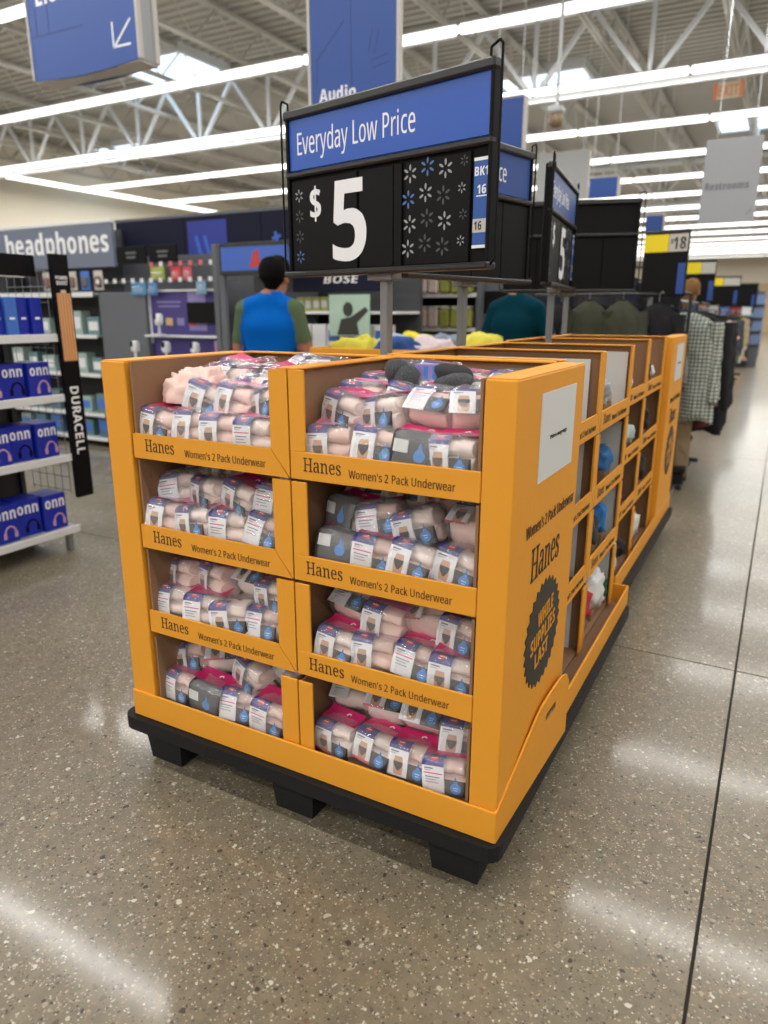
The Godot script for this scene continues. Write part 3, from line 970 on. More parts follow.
func side_trays() -> void:
	# the trays that face the aisle; local x runs to the back
	var b := Basis(Vector3.UP, PI / 2)
	var tn := ["top", "second", "third", "bottom"]
	var cols := [["nearest aisle stack", -0.06, -0.572, 0.53], ["second aisle stack", -0.06, -1.106, 0.53], ["third aisle stack", -0.105, -1.785, 0.54], ["farthest aisle stack", -0.105, -2.328, 0.54]]
	for c in 4:
		var s: Array = cols[c]
		for k in 4:
			var y: float = LEVEL[k]
			var hh: float = (H + 0.004 - y) if k == 0 else 0.262
			var o := tray("orange tray facing the aisle, %s of the %s" % [tn[k], s[0]], Vector3(s[1], y, s[2]), b, s[3], hh, 0.55, 0.0 if c % 2 == 0 else 0.012, 0.05, true, k < 3, "orange aisle trays")
			if k == 0:
				top_rim(o, s[3], hh, 0.55, c == 0, true, true)
			if c < 2:
				# white backing sheet along the far side wall
				boxpart("white_sheet", Vector3(s[3] - 0.022, hh / 2 - 0.008, -0.285 if c == 0 else -0.27), Vector3(0.004, hh - 0.03, 0.48 if c == 0 else 0.50), M.paper_white, o, 0.0)
	# sparse goods left in them
	var goods := [
		[0, 0, 0.16, "red and white bagged garment", rgb8(150, 40, 52), Vector3(0.09, 0.13, 0.05)],
		[1, 0, 0.2, "pale grey garment roll", rgb8(170, 176, 184), Vector3(0.10, 0.09, 0.09)],
		[1, 0, 0.26, "cream folded garment", rgb8(206, 190, 160), Vector3(0.08, 0.05, 0.08)],
		[2, 0, 0.18, "white and pink folded garment", rgb8(226, 206, 214), Vector3(0.11, 0.12, 0.08)],
		[3, 0, 0.17, "black and white folded garment", rgb8(34, 34, 38), Vector3(0.12, 0.08, 0.09)],
		[3, 0, 0.30, "white folded garment", rgb8(214, 214, 214), Vector3(0.08, 0.07, 0.08)],
		[1, 1, 0.32, "blue bagged garment", rgb8(46, 104, 158), Vector3(0.12, 0.09, 0.09)],
		[2, 1, 0.26, "pale mint garment ball", rgb8(178, 200, 200), Vector3(0.16, 0.10, 0.10)],
		[3, 1, 0.2, "black garment with white stripe", rgb8(24, 24, 26), Vector3(0.18, 0.12, 0.10)],
		[1, 1, 0.12, "white small folded garment", rgb8(214, 216, 218), Vector3(0.08, 0.06, 0.07)],
		[0, 2, 0.15, "red and black bagged garment", rgb8(168, 46, 62), Vector3(0.14, 0.14, 0.08)],
		[0, 2, 0.30, "white bagged garment", rgb8(216, 214, 210), Vector3(0.12, 0.10, 0.08)],
		[1, 2, 0.2, "black and white printed garment", rgb8(60, 62, 72), Vector3(0.12, 0.12, 0.08)],
		[1, 2, 0.36, "bright blue bagged garment", rgb8(50, 120, 190), Vector3(0.10, 0.12, 0.08)],
		[2, 2, 0.22, "lilac folded garment", rgb8(150, 130, 176), Vector3(0.10, 0.06, 0.08)],
		[3, 2, 0.24, "black draped garment", rgb8(18, 18, 20), Vector3(0.20, 0.13, 0.10)],
		[0, 3, 0.12, "pale blue bagged garment", rgb8(170, 190, 214), Vector3(0.14, 0.10, 0.08)],
		[1, 3, 0.15, "red printed garment", rgb8(180, 44, 60), Vector3(0.12, 0.14, 0.08)],
		[1, 3, 0.33, "white bagged garment", rgb8(222, 222, 222), Vector3(0.20, 0.17, 0.09)],
		[1, 3, 0.46, "dark green bagged garment", rgb8(18, 84, 48), Vector3(0.08, 0.10, 0.09)],
		[2, 3, 0.2, "black and white spotted garment", rgb8(208, 208, 208), Vector3(0.16, 0.13, 0.09)],
		[2, 3, 0.36, "black folded garment", rgb8(26, 26, 28), Vector3(0.12, 0.10, 0.09)],
		[3, 3, 0.2, "white draped garment", rgb8(214, 212, 208), Vector3(0.2, 0.14, 0.09)],
	]
	var gi := 0
	for g in goods:
		var s: Array = cols[g[0]]
		var y: float = LEVEL[g[1]]
		var sz: Vector3 = g[5]
		var m := mt("goods_%d" % gi, g[4], 0.8)
		var z: float = s[2] - g[2]
		var base := y + 0.006
		var lift := 0.07 if g[1] < 3 else 0.03
		var o := thing("folded_garment", "%s in the %s tray of the %s" % [g[3], tn[g[1]], s[0]], "garment", Vector3(s[1] - 0.062, base, z), b, "goods in the aisle trays")
		boxpart("backing_block", Vector3(0, lift / 2, 0), Vector3(sz.x * 0.8, lift, 0.07), M.cardboard_kraft, o, 0.0)
		part("cloth", blob(sz, 2.8, 0.55, 17.0, 200 + gi, 30, 20), m, o, Vector3(0, lift + sz.y * 0.46, 0), Basis.from_euler(Vector3(0, 0.3 * sin(gi * 1.7), 0.25 * sin(gi * 2.3))))
		gi += 1

# ---------------------------------------------------------------- price signs
func spark(parent: Node3D, at: Vector3, r: float, m: Material) -> void:
	if not mesh_cache.has("spark"):
		var st := begin()
		for k in 6:
			var a := TAU * k / 6.0 + PI / 6
			var poly := PackedVector2Array()
			for q in 8:
				var t := TAU * q / 8.0
				poly.append(Vector2(0.66 + cos(t) * 0.34, sin(t) * 0.14).rotated(a))
			add_prism(st, poly, 0.06)
		mesh_cache.spark = st.commit()
	part("spark_mark", mesh_cache.spark, m, parent, at, Basis.from_scale(Vector3(r, r, 0.02)))

func sign_head(label: String, at: Vector3, deg: float, price: bool, words: String, header: Material, price_at := -0.12, w := 0.79) -> Node3D:
	# a black frame on a pole: blue header over a price board; origin on the floor under its middle
	var o := thing("price_sign", label, "price sign", at, yaw(deg), "price signs on poles")
	var y0 := 1.53
	var y1 := 2.02
	boxpart("backboard", Vector3(0, (y0 + y1) / 2, -0.012), Vector3(w, y1 - y0, 0.024), M.sign_black, o, 0.004)
	boxpart("top_rail", Vector3(0, y1 - 0.008, 0.004), Vector3(w + 0.012, 0.026, 0.034), M.sign_rail, o, 0.005)
	boxpart("middle_rail", Vector3(0, 1.838, 0.006), Vector3(w + 0.006, 0.018, 0.026), M.sign_rail, o, 0.005)
	boxpart("bottom_rail", Vector3(0, y0 + 0.004, 0.008), Vector3(w + 0.02, 0.018, 0.05), M.sign_rail, o, 0.005)
	for s in [-1, 1]:
		boxpart("side_rail", Vector3(s * (w / 2 - 0.004), (y0 + y1) / 2, 0.004), Vector3(0.012, y1 - y0, 0.022), M.sign_black, o, 0.003)
		# bent wire hanger at each side
		var x: float = s * (w / 2 + 0.022)
		part("wire_hanger", tube_mesh([Vector3(s * (w / 2 - 0.012), y1 - 0.004, 0.012), Vector3(s * (w / 2 - 0.012), y1 + 0.026, 0.012), Vector3(x - s * 0.008, y1 + 0.038, 0.012), Vector3(x, y1 + 0.028, 0.012), Vector3(x, y0 + 0.02, 0.012), Vector3(x - s * 0.02, y0, 0.012)], 0.0035, 6), M.sign_black, o)
	boxpart("pole", Vector3(0.0, 0.87, -0.03), Vector3(0.03, 1.34, 0.03), M.steel_grey, o, 0.003)
	boxpart("pole_bracket", Vector3(0, y0 - 0.012, -0.02), Vector3(0.10, 0.022, 0.05), M.steel_grey, o, 0.003)
	if header:
		var hp := boxpart("header_panel", Vector3(0, 1.926, 0.003), Vector3(w - 0.016, 0.152, 0.008), header, o, 0.002)
		if words:
			lettering(words, M.sign_white, hp, Vector3(-0.105 if price else -0.03, -0.008, 0.0042), 0.485, 0.088)
	if price:
		# flip boards: narrow left board, digit boards, perforated board with sparks, narrow tag strip
		for q in [[-w / 2 + 0.055, 0.082], [-0.195, 0.215], [-0.01, 0.135], [0.075, 0.03]]:
			boxpart("flip_board", Vector3(q[0], 1.683, 0.004), Vector3(q[1], 0.276, 0.008), M.sign_black, o, 0.002)
		lettering("$", M.sign_white, o, Vector3(-0.268, 1.745, 0.0085), 0.05, 0.105, Basis.IDENTITY, false, true, "dollar_mark")
		lettering("5", M.sign_white, o, Vector3(price_at, 1.684, 0.0085), 0.145, 0.235, Basis.IDENTITY, false, true, "digit")
		for k in 4:
			spark(o, Vector3(-w / 2 + 0.05, 1.775 - k * 0.062, 0.0085), 0.02, [M.spark_grey, M.spark_dim, M.spark_dim, M.spark_blue][k])
		var pb := boxpart("spark_board", Vector3(0.218, 1.683, 0.004), Vector3(0.222, 0.276, 0.008), M.sign_black, o, 0.002)
		var tones := [M.spark_grey, M.spark_blue, M.spark_grey, M.spark_dim, M.spark_blue, M.spark_grey, M.spark_dim, M.spark_grey, M.spark_grey, M.spark_dim, M.spark_grey, M.spark_dim, M.spark_grey, M.spark_dim, M.spark_dim, M.spark_grey]
		for r in 4:
			for c in 4:
				spark(pb, Vector3(-0.096 + c * 0.062 - (0.006 if r % 2 else 0.0), 0.105 - r * 0.066 + (0.012 if c % 2 else 0.0), 0.0042), 0.025 if c < 3 else 0.014, tones[r * 4 + c])
		var tg := boxpart("tag_strip", Vector3(0.365, 1.69, 0.0085), Vector3(0.047, 0.222, 0.003), mt("tag_blue", rgb8(34, 82, 160), 0.4), o, 0.001)
		boxpart("white_edge", Vector3(0, 0.107, 0.0018), Vector3(0.047, 0.008, 0.001), M.sign_white, tg, 0.0)
		boxpart("white_edge", Vector3(0, -0.107, 0.0018), Vector3(0.047, 0.008, 0.001), M.sign_white, tg, 0.0)
		lettering("BK1", M.sign_white, tg, Vector3(0.0, 0.078, 0.0016), 0.042, 0.022, Basis.IDENTITY, false, true)
		lettering("16", M.sign_white, tg, Vector3(0.002, 0.034, 0.0016), 0.028, 0.022, Basis.IDENTITY, false, true)
		boxpart("underline", Vector3(0.002, 0.018, 0.0016), Vector3(0.032, 0.003, 0.0006), M.sign_white, tg, 0.0)
		boxpart("price_tag", Vector3(0, -0.055, 0.002), Vector3(0.045, 0.034, 0.001), M.tag_grey, tg, 0.0)
		lettering("16", M.ink_badge, tg, Vector3(-0.006, -0.055, 0.0026), 0.024, 0.022, Basis.IDENTITY, false, true)
	else:
		for k in 4:
			boxpart("flip_board", Vector3(-w / 2 + w * (k + 0.5) / 4, 1.683, 0.004), Vector3(w / 4 - 0.004, 0.276, 0.008), M.sign_black, o, 0.002)
	return o

func signs() -> void:
	sign_head("black price sign reading Everyday Low Price, five dollars, on the nearest pole", Vector3(-0.644, 0, -0.588), -13, true, "Everyday Low Price", M.sign_blue)
	sign_head("black price sign behind the nearest one, turned to the aisle, its blue end showing", Vector3(-0.616, 0, -1.235), 77, false, "Everyday Low Price", M.sign_blue_dim)
	var s := sign_head("small-looking price sign turned to the aisle with a white 5, third pole", Vector3(-0.545, 0, -2.2), 97, true, "Everyday Low Price", M.sign_blue_dim, 0.02)
	sign_head("plain black sign board without print above the far display", Vector3(-0.70, 0, -2.95), 14, false, "", null, 0.0, 0.74)

# ---------------------------------------------------------------- people
func nets(st: SurfaceTool, bones: Array, cell: float, k: float) -> void:
	# one smooth skin round tapered bones [a, b, ra, rb, colour]: distances joined softly, meshed as surface nets
	var lo := Vector3.INF
	var hi := -Vector3.INF
	for b in bones:
		var r: float = maxf(b[2], b[3]) + k + 2.0 * cell
		lo = lo.min((b[0] as Vector3).min(b[1]) - Vector3.ONE * r)
		hi = hi.max((b[0] as Vector3).max(b[1]) + Vector3.ONE * r)
	var nx := int((hi.x - lo.x) / cell) + 2
	var ny := int((hi.y - lo.y) / cell) + 2
	var nz := int((hi.z - lo.z) / cell) + 2
	var val := PackedFloat32Array()
	val.resize(nx * ny * nz)
	val.fill(1.0)
	var near := PackedFloat32Array()
	near.resize(nx * ny * nz)
	near.fill(9.0)
	var who := PackedInt32Array()
	who.resize(nx * ny * nz)
	for bi in bones.size():
		var b: Array = bones[bi]
		var pa: Vector3 = b[0]
		var pb: Vector3 = b[1]
		var ra: float = b[2]
		var rb: float = b[3]
		var m := maxf(ra, rb) + k + 1.5 * cell
		var l := ((pa.min(pb) - Vector3.ONE * m - lo) / cell).max(Vector3.ZERO)
		var h := (pa.max(pb) + Vector3.ONE * m - lo) / cell
		var ab := pb - pa
		var len2 := maxf(ab.length_squared(), 1e-8)
		for z in range(int(l.z), mini(int(h.z) + 1, nz)):
			for y in range(int(l.y), mini(int(h.y) + 1, ny)):
				for x in range(int(l.x), mini(int(h.x) + 1, nx)):
					var p := lo + Vector3(x, y, z) * cell
					var t := clampf((p - pa).dot(ab) / len2, 0.0, 1.0)
					var d := p.distance_to(pa + ab * t) - lerpf(ra, rb, t)
					var i := x + nx * (y + ny * z)
					if d < near[i]:
						near[i] = d
						who[i] = bi
					var v := val[i]
					var q := maxf(k - absf(v - d), 0.0) / k
					val[i] = minf(v, d) - q * q * k * 0.25
	var at := {}
	var corner := [0, 1, nx, nx + 1, nx * ny, nx * ny + 1, nx * ny + nx, nx * ny + nx + 1]
	var edges := [[0, 1], [2, 3], [4, 5], [6, 7], [0, 2], [1, 3], [4, 6], [5, 7], [0, 4], [1, 5], [2, 6], [3, 7]]
	for z in nz - 1:
		for y in ny - 1:
			for x in nx - 1:
				var i := x + nx * (y + ny * z)
				var inside := 0
				for c in 8:
					if val[i + corner[c]] < 0.0:
						inside += 1
				if inside == 0 or inside == 8:
					continue
				var sum := Vector3.ZERO
				var cnt := 0
				for e in edges:
					var v0 := val[i + corner[e[0]]]
					var v1 := val[i + corner[e[1]]]
					if (v0 < 0.0) != (v1 < 0.0):
						var t := v0 / (v0 - v1)
						var c0 := Vector3(e[0] & 1, (e[0] >> 1) & 1, e[0] >> 2)
						var c1 := Vector3(e[1] & 1, (e[1] >> 1) & 1, e[1] >> 2)
						sum += c0.lerp(c1, t)
						cnt += 1
				at[i] = lo + (Vector3(x, y, z) + sum / cnt) * cell
	var step := [1, nx, nx * ny]
	for i in at:
		for ax in 3:
			var j: int = i + step[ax]
			if (val[i] < 0.0) == (val[j] < 0.0):
				continue
			var u: int = step[(ax + 1) % 3]
			var w: int = step[(ax + 2) % 3]
			if not (at.has(i - u) and at.has(i - w) and at.has(i - u - w)):
				continue
			var ids := [i, i - u, i - u - w, i - w]
			if val[i] >= 0.0:
				ids = [i, i - w, i - u - w, i - u]
			for t in [[0, 1, 2], [0, 2, 3]]:
				for q in t:
					var id: int = ids[q]
					st.set_smooth_group(0)
					st.set_color((bones[who[id]][4] as Color).srgb_to_linear())
					st.add_vertex(at[id])

func hand_bones(wrist: Vector3, dir: Vector3, side: Vector3, col: Color) -> Array:
	# palm, four unequal curled fingers and a thumb from the side of the palm
	var d := dir.normalized()
	var s := side.normalized()
	var curl := d.cross(s).normalized()
	var out := [[wrist, wrist + d * 0.03, 0.024, 0.02, col]]
	for f in 4:
		var root := wrist + d * 0.035 + s * (0.027 - 0.018 * f)
		out.append([wrist + d * 0.01 + s * (0.02 - 0.013 * f), root + d * 0.04, 0.014, 0.011, col])
		var ln: float = [0.036, 0.042, 0.039, 0.030][f]
		var k := root + d * 0.045
		var k2 := k + d * ln * 0.9 + curl * ln * 0.35
		out.append([k, k2, 0.0098, 0.009, col])
		out.append([k2, k2 + d * ln * 0.45 + curl * ln * 0.6, 0.009, 0.008, col])
	var t0 := wrist + d * 0.02 + s * 0.028
	out.append([t0, t0 + s * 0.022 + d * 0.028, 0.012, 0.011, col])
	out.append([t0 + s * 0.022 + d * 0.028, t0 + s * 0.026 + d * 0.055 + curl * 0.012, 0.0105, 0.009, col])
	return out

func person(label: String, at: Vector3, deg: float, tall: float, top: Color, sleeve: Color, trousers: Color, skin: Color, hair: Color, arms: Array, head_turn: float, long_hair: bool, head_off := Vector3.ZERO) -> void:
	# faces +z before it is turned; arms: [elbow, wrist] for the left (+x) and the right (-x)
	var st := begin()
	var body := []
	for s in [1.0, -1.0]:
		body.append([Vector3(0.085 * s, 0.90, 0), Vector3(0.095 * s, 0.49, 0.01), 0.088, 0.062, trousers])
		body.append([Vector3(0.095 * s, 0.49, 0.01), Vector3(0.10 * s, 0.10, -0.02), 0.062, 0.048, trousers])
		body.append([Vector3(0.10 * s, 0.045, -0.04), Vector3(0.11 * s, 0.035, 0.13), 0.042, 0.034, Color(0.08, 0.08, 0.09)])
		body.append([Vector3(0.05 * s, 0.95, 0), Vector3(0.065 * s, 1.02, 0), 0.108, 0.10, trousers])
		body.append([Vector3(0.06 * s, 1.03, 0), Vector3(0.075 * s, 1.28, 0.0), 0.105, 0.112, top])
		body.append([Vector3(0.075 * s, 1.28, 0), Vector3(0.115 * s, 1.40, -0.005), 0.108, 0.068, top])
		body.append([Vector3(0.115 * s, 1.41, -0.005), Vector3(0.03 * s, 1.45, -0.01), 0.062, 0.058, top])
		var arm: Array = arms[0] if s > 0 else arms[1]
		var sh := Vector3(0.175 * s, 1.395, -0.005)
		var mid: Vector3 = sh.lerp(arm[0], 0.72)
		body.append([sh, mid, 0.062, 0.056, sleeve])
		body.append([mid, arm[0], 0.047, 0.042, skin if sleeve != top or not long_hair else sleeve])
		body.append([arm[0], arm[1], 0.042, 0.030, skin])
	body.append([Vector3(0, 1.04, 0.0), Vector3(0, 1.28, -0.01), 0.105, 0.112, top])
	body.append([Vector3(0, 1.28, -0.01), Vector3(0, 1.425, -0.012), 0.112, 0.075, top])
	body.append([Vector3(0, 1.475, -0.005), Vector3(0, 1.54, 0.0) + head_off, 0.056, 0.052, skin])
	nets(st, body, 0.017, 0.03)
	for q in 2:
		var arm2: Array = arms[q]
		var d: Vector3 = (arm2[1] - arm2[0]).normalized()
		nets(st, hand_bones(arm2[1] + d * 0.005, d, Vector3.UP.cross(d) if absf(d.y) < 0.8 else Vector3(0, 0, 1), skin), 0.006, 0.008)
	var head := []
	var tr := Basis(Vector3.UP, deg_to_rad(head_turn))
	var c := Vector3(0, 1.64, 0.005) + head_off
	var put := func(a: Vector3, b: Vector3, ra: float, rb: float, col: Color) -> void:
		head.append([c + tr * a, c + tr * b, ra, rb, col])
	put.call(Vector3(0, 0.015, -0.015), Vector3(0, 0.03, 0.012), 0.083, 0.078, skin)
	put.call(Vector3(0, -0.03, 0.02), Vector3(0, -0.075, 0.045), 0.062, 0.036, skin)
	put.call(Vector3(0, 0.0, 0.088), Vector3(0, -0.028, 0.105), 0.010, 0.014, skin)
	put.call(Vector3(0, -0.13, -0.01), Vector3(0, -0.04, -0.01), 0.05, 0.055, skin)
	for s in [1.0, -1.0]:
		put.call(Vector3(0.084 * s, 0.01, -0.005), Vector3(0.086 * s, -0.03, 0.0), 0.014, 0.010, skin)
		put.call(Vector3(0.032 * s, 0.008, 0.078), Vector3(0.034 * s, 0.008, 0.079), 0.012, 0.012, Color(0.2, 0.15, 0.12))
	put.call(Vector3(-0.02, -0.055, 0.082), Vector3(0.02, -0.055, 0.082), 0.007, 0.007, Color(0.6, 0.32, 0.3))
	put.call(Vector3(0, 0.035, -0.032), Vector3(0, 0.055, 0.012), 0.098, 0.084, hair)
	put.call(Vector3(0, 0.0, -0.05), Vector3(0, -0.04 if not long_hair else -0.13, -0.045), 0.082, 0.056, hair)
	for q in 9:
		var a := TAU * q / 9.0
		put.call(Vector3(cos(a) * 0.045, 0.07, sin(a) * 0.05 - 0.015), Vector3(cos(a) * 0.062, 0.104 + 0.008 * sin(q * 2.3), sin(a) * 0.068 - 0.02), 0.034, 0.014, hair)
	nets(st, head, 0.0085, 0.012)
	st.generate_normals()
	var o := thing("person", label, "person", at, yaw(deg).scaled(Vector3.ONE * (tall / 1.745)))
	var m := mt("person_skin_and_cloth", Color.WHITE, 0.8)
	m.vertex_color_use_as_albedo = true
	m.metallic_specular = 0.2
	part("body", st.commit(), m, o)

func people() -> void:
	person("store worker in a blue vest over an olive shirt, seen from behind", Vector3(-2.685, 0, -2.70), -158, 1.79, rgb8(4, 92, 182), rgb8(86, 104, 78), rgb8(40, 44, 60), rgb8(172, 122, 98), rgb8(20, 18, 18), [[Vector3(0.235, 1.13, 0.03), Vector3(0.17, 1.0, 0.24)], [Vector3(-0.235, 1.13, 0.03), Vector3(-0.16, 1.0, 0.24)]], -28, false, Vector3(-0.045, -0.035, 0.03))
	person("person in a dark teal shirt reaching forward behind the sign poles", Vector3(-1.36, 0, -4.02), 165, 1.80, rgb8(12, 50, 66), rgb8(12, 50, 66), rgb8(50, 52, 58), rgb8(190, 140, 116), rgb8(50, 36, 28), [[Vector3(0.27, 1.15, 0.0), Vector3(0.23, 0.98, 0.22)], [Vector3(-0.27, 1.16, 0.06), Vector3(-0.27, 1.0, 0.26)]], 0, false)
	person("person with light brown hair in a grey-blue top behind the clothes racks", Vector3(-0.50, 0, -7.3), 150, 1.74, rgb8(64, 72, 92), rgb8(70, 80, 104), rgb8(60, 60, 66), rgb8(200, 152, 128), rgb8(124, 94, 60), [[Vector3(0.25, 1.18, 0.06), Vector3(0.30, 1.10, 0.28)], [Vector3(-0.30, 1.22, 0.05), Vector3(-0.34, 1.16, 0.26)]], 10, true)

# ---------------------------------------------------------------- headphone rack at the left
func headphone_rack() -> void:
	var o := thing("shelving_unit", "grey steel shelving unit of blue headphone boxes beside the battery panel", "shelving", Vector3(-3.2, 0, 0))
	var z0 := 0.3
	var z1 := -1.38
	var ln := z0 - z1
	var zc := (z0 + z1) / 2
	boxpart("back_panel", Vector3(-0.50, 0.9, zc), Vector3(0.03, 1.7, ln), M.shelf_dark, o, 0.0)
	var dp := [[1.285, 0.32], [0.945, 0.34], [0.59, 0.36], [0.15, 0.46]]
	for s in dp:
		var h: float = s[0]
		var d: float = 0.46
		var sh := boxpart("shelf", Vector3(-d / 2, h - 0.012, zc), Vector3(d, 0.022, ln), M.shelf_grey, o, 0.003)
		boxpart("price_rail", Vector3(d / 2 + 0.004, -0.004, 0), Vector3(0.010, 0.045, ln), M.white_rail, sh, 0.003)
		for k in 3:
			boxpart("bracket", Vector3(0, -0.03, -ln / 2 + 0.03 + k * (ln - 0.06) / 2), Vector3(0.38, 0.03, 0.004), M.shelf_grey, sh, 0.0)
	for k in 3:
		boxpart("upright", Vector3(-0.475, 0.9, z1 + 0.02 + k * (ln - 0.04) / 2), Vector3(0.03, 1.8, 0.03), M.shelf_dark, o, 0.002)
	for k in 3:
		boxpart("foot", Vector3(-0.03, 0.065, z1 + 0.06 + k * 0.7), Vector3(0.04, 0.13, 0.03), M.steel_grey, o, 0.003)
	boxpart("header_board", Vector3(-0.10, 1.66, -1.14), Vector3(0.02, 0.115, 0.44), M.black_plain, o, 0.003)
	# wire grid with small clips between shelf ends and the battery panel
	var g := begin()
	for k in 16:
		add_tube(g, [Vector3(-0.40, 0.36 + k * 0.085, z1 - 0.005), Vector3(-0.04, 0.36 + k * 0.085, z1 - 0.005)], 0.0025, 4)
	for k in 6:
		add_tube(g, [Vector3(-0.40 + k * 0.07, 0.34, z1 - 0.008), Vector3(-0.40 + k * 0.07, 1.68, z1 - 0.008)], 0.0025, 4)
	part("wire_grid", g.commit(), M.steel_grey, o)
	# battery advertising panel
	var p := thing("battery_panel", "tall black advertising panel with a copper battery and vertical lettering", "sign", Vector3(-3.19, 0, -1.435))
	boxpart("board", Vector3(0, 1.025, 0), Vector3(0.03, 1.40, 0.115), M.black_plain, p, 0.004)
	var cell := boxpart("copper_battery", Vector3(0.014, 1.325, -0.002), Vector3(0.012, 0.38, 0.092), printed("battery_print", battery_print(), 0.3), p, 0.004)
	boxpart("battery_tip", Vector3(0, 0.198, 0), Vector3(0.010, 0.018, 0.034), mt("battery_tip", rgb8(214, 190, 170), 0.3), cell, 0.002)
	var side := Basis(Vector3.UP, PI / 2)
	lettering("DURACELL", M.sign_white, p, Vector3(0.0155, 0.79, 0.0), 0.40, 0.058, side * Basis(Vector3.BACK, -PI / 2), false, true)
	lettering("POWER", M.sign_white, p, Vector3(0.0155, 1.598, 0.0), 0.078, 0.02, side, false, true)
	lettering("BOOST", M.sign_white, p, Vector3(0.0155, 1.57, 0.0), 0.07, 0.022, side, false, true)
	# boxes of headphones on each shelf, print facing the aisle
	var on := [[1.285, 0.205, 0.075, ["deep blue", "pale blue"]], [0.945, 0.19, 0.15, ["deep blue"]], [0.59, 0.20, 0.15, ["deep blue"]], [0.15, 0.215, 0.16, ["deep blue"]]]
	var lv := ["top", "second", "third", "bottom"]
	for r in 4:
		var h: float = on[r][0]
		var bh: float = on[r][1]
		var bw: float = on[r][2]
		var z := z1 + 0.04
		var n := 0
		while z + bw < 0.28 and n < 14:
			var pale: bool = r == 0 and n == 2
			var c := thing("headphone_box", "%s headphone box on the %s shelf, %s from the battery panel" % ["pale blue" if pale else "deep blue", lv[r], ORD[n]], "box", Vector3(-3.2 - 0.13 - 0.02 * (n % 2), h, z + bw / 2), side * yaw(3.0 * sin(n * 2.0 + r)), "boxed headphones on the shelving")
			boxpart("carton", Vector3(0, bh / 2, 0), Vector3(bw - 0.006, bh, 0.17), M.box_blue_pale if pale else M.box_blue, c, 0.003)
			if bw > 0.1:
				lettering("onn", M.sign_white, c, Vector3(0.0, bh * 0.74, 0.0855), bw * 0.80, bh * 0.24, Basis.IDENTITY, false, true)
				var arc := []
				for k in 9:
					var a := PI * k / 8.0
					arc.append(Vector3(cos(a) * 0.035, sin(a) * 0.045, 0))
				var tone: Material = M.black_plain if n % 2 else mt("headphone_pink", rgb8(190, 150, 180), 0.5)
				var pic := part("printed_headband", tube_mesh(arc, 0.006, 5), tone, c, Vector3(0.02, bh * 0.22, 0.084))
				for s in [-1, 1]:
					boxpart("printed_earcup", Vector3(s * 0.035, -0.008, 0), Vector3(0.022, 0.036, 0.006), tone, pic, 0.003)
			else:
				boxpart("white_mark", Vector3(0, bh * 0.45, 0.0855), Vector3(0.03, 0.012, 0.001), M.sign_white, c, 0.0)
			z += bw
			n += 1

# ---------------------------------------------------------------- electronics department
func carton(label: String, at: Vector3, size: Vector3, m: Material, group: String, face: Material = null, called := "product_box") -> Node3D:
	var c := thing(called, label, "box", at, Basis.IDENTITY, group)
	boxpart("carton", Vector3(0, size.y / 2, 0), size, m, c, 0.003)
	if face:
		boxpart("printed_front", Vector3(0, size.y * 0.5, size.z / 2 + 0.0008), Vector3(size.x * 0.78, size.y * 0.5, 0.0016), face, c, 0.0)
	return c

func hung_pack(label: String, at: Vector3, size: Vector2, m: Material, group: String, face: Material) -> void:
	var c := thing("hanging_pack", label, "blister pack", at, Basis.IDENTITY, group)
	boxpart("backing_card", Vector3(0, -size.y / 2, 0), Vector3(size.x, size.y, 0.006), m, c, 0.001)
	part("blister", blob(Vector3(size.x * 0.7, size.y * 0.6, 0.04), 3.5, 0.05, 20.0, 5, 12, 8), face, c, Vector3(0, -size.y * 0.58, 0.008))

func peg(at: Vector3, m: Material, label: String) -> void:
	var o := thing("peg_hook", label, "peg hook", at, Basis.IDENTITY, "peg hooks on the electronics wall")
	part("wire", tube_mesh([Vector3(0, 0, -0.22), Vector3(0, 0, 0), Vector3(0, 0.01, 0.01)], 0.004, 5), M.steel_grey, o)
	boxpart("price_tip", Vector3(0, 0.006, 0.014), Vector3(0.048, 0.042, 0.006), m, o, 0.004)

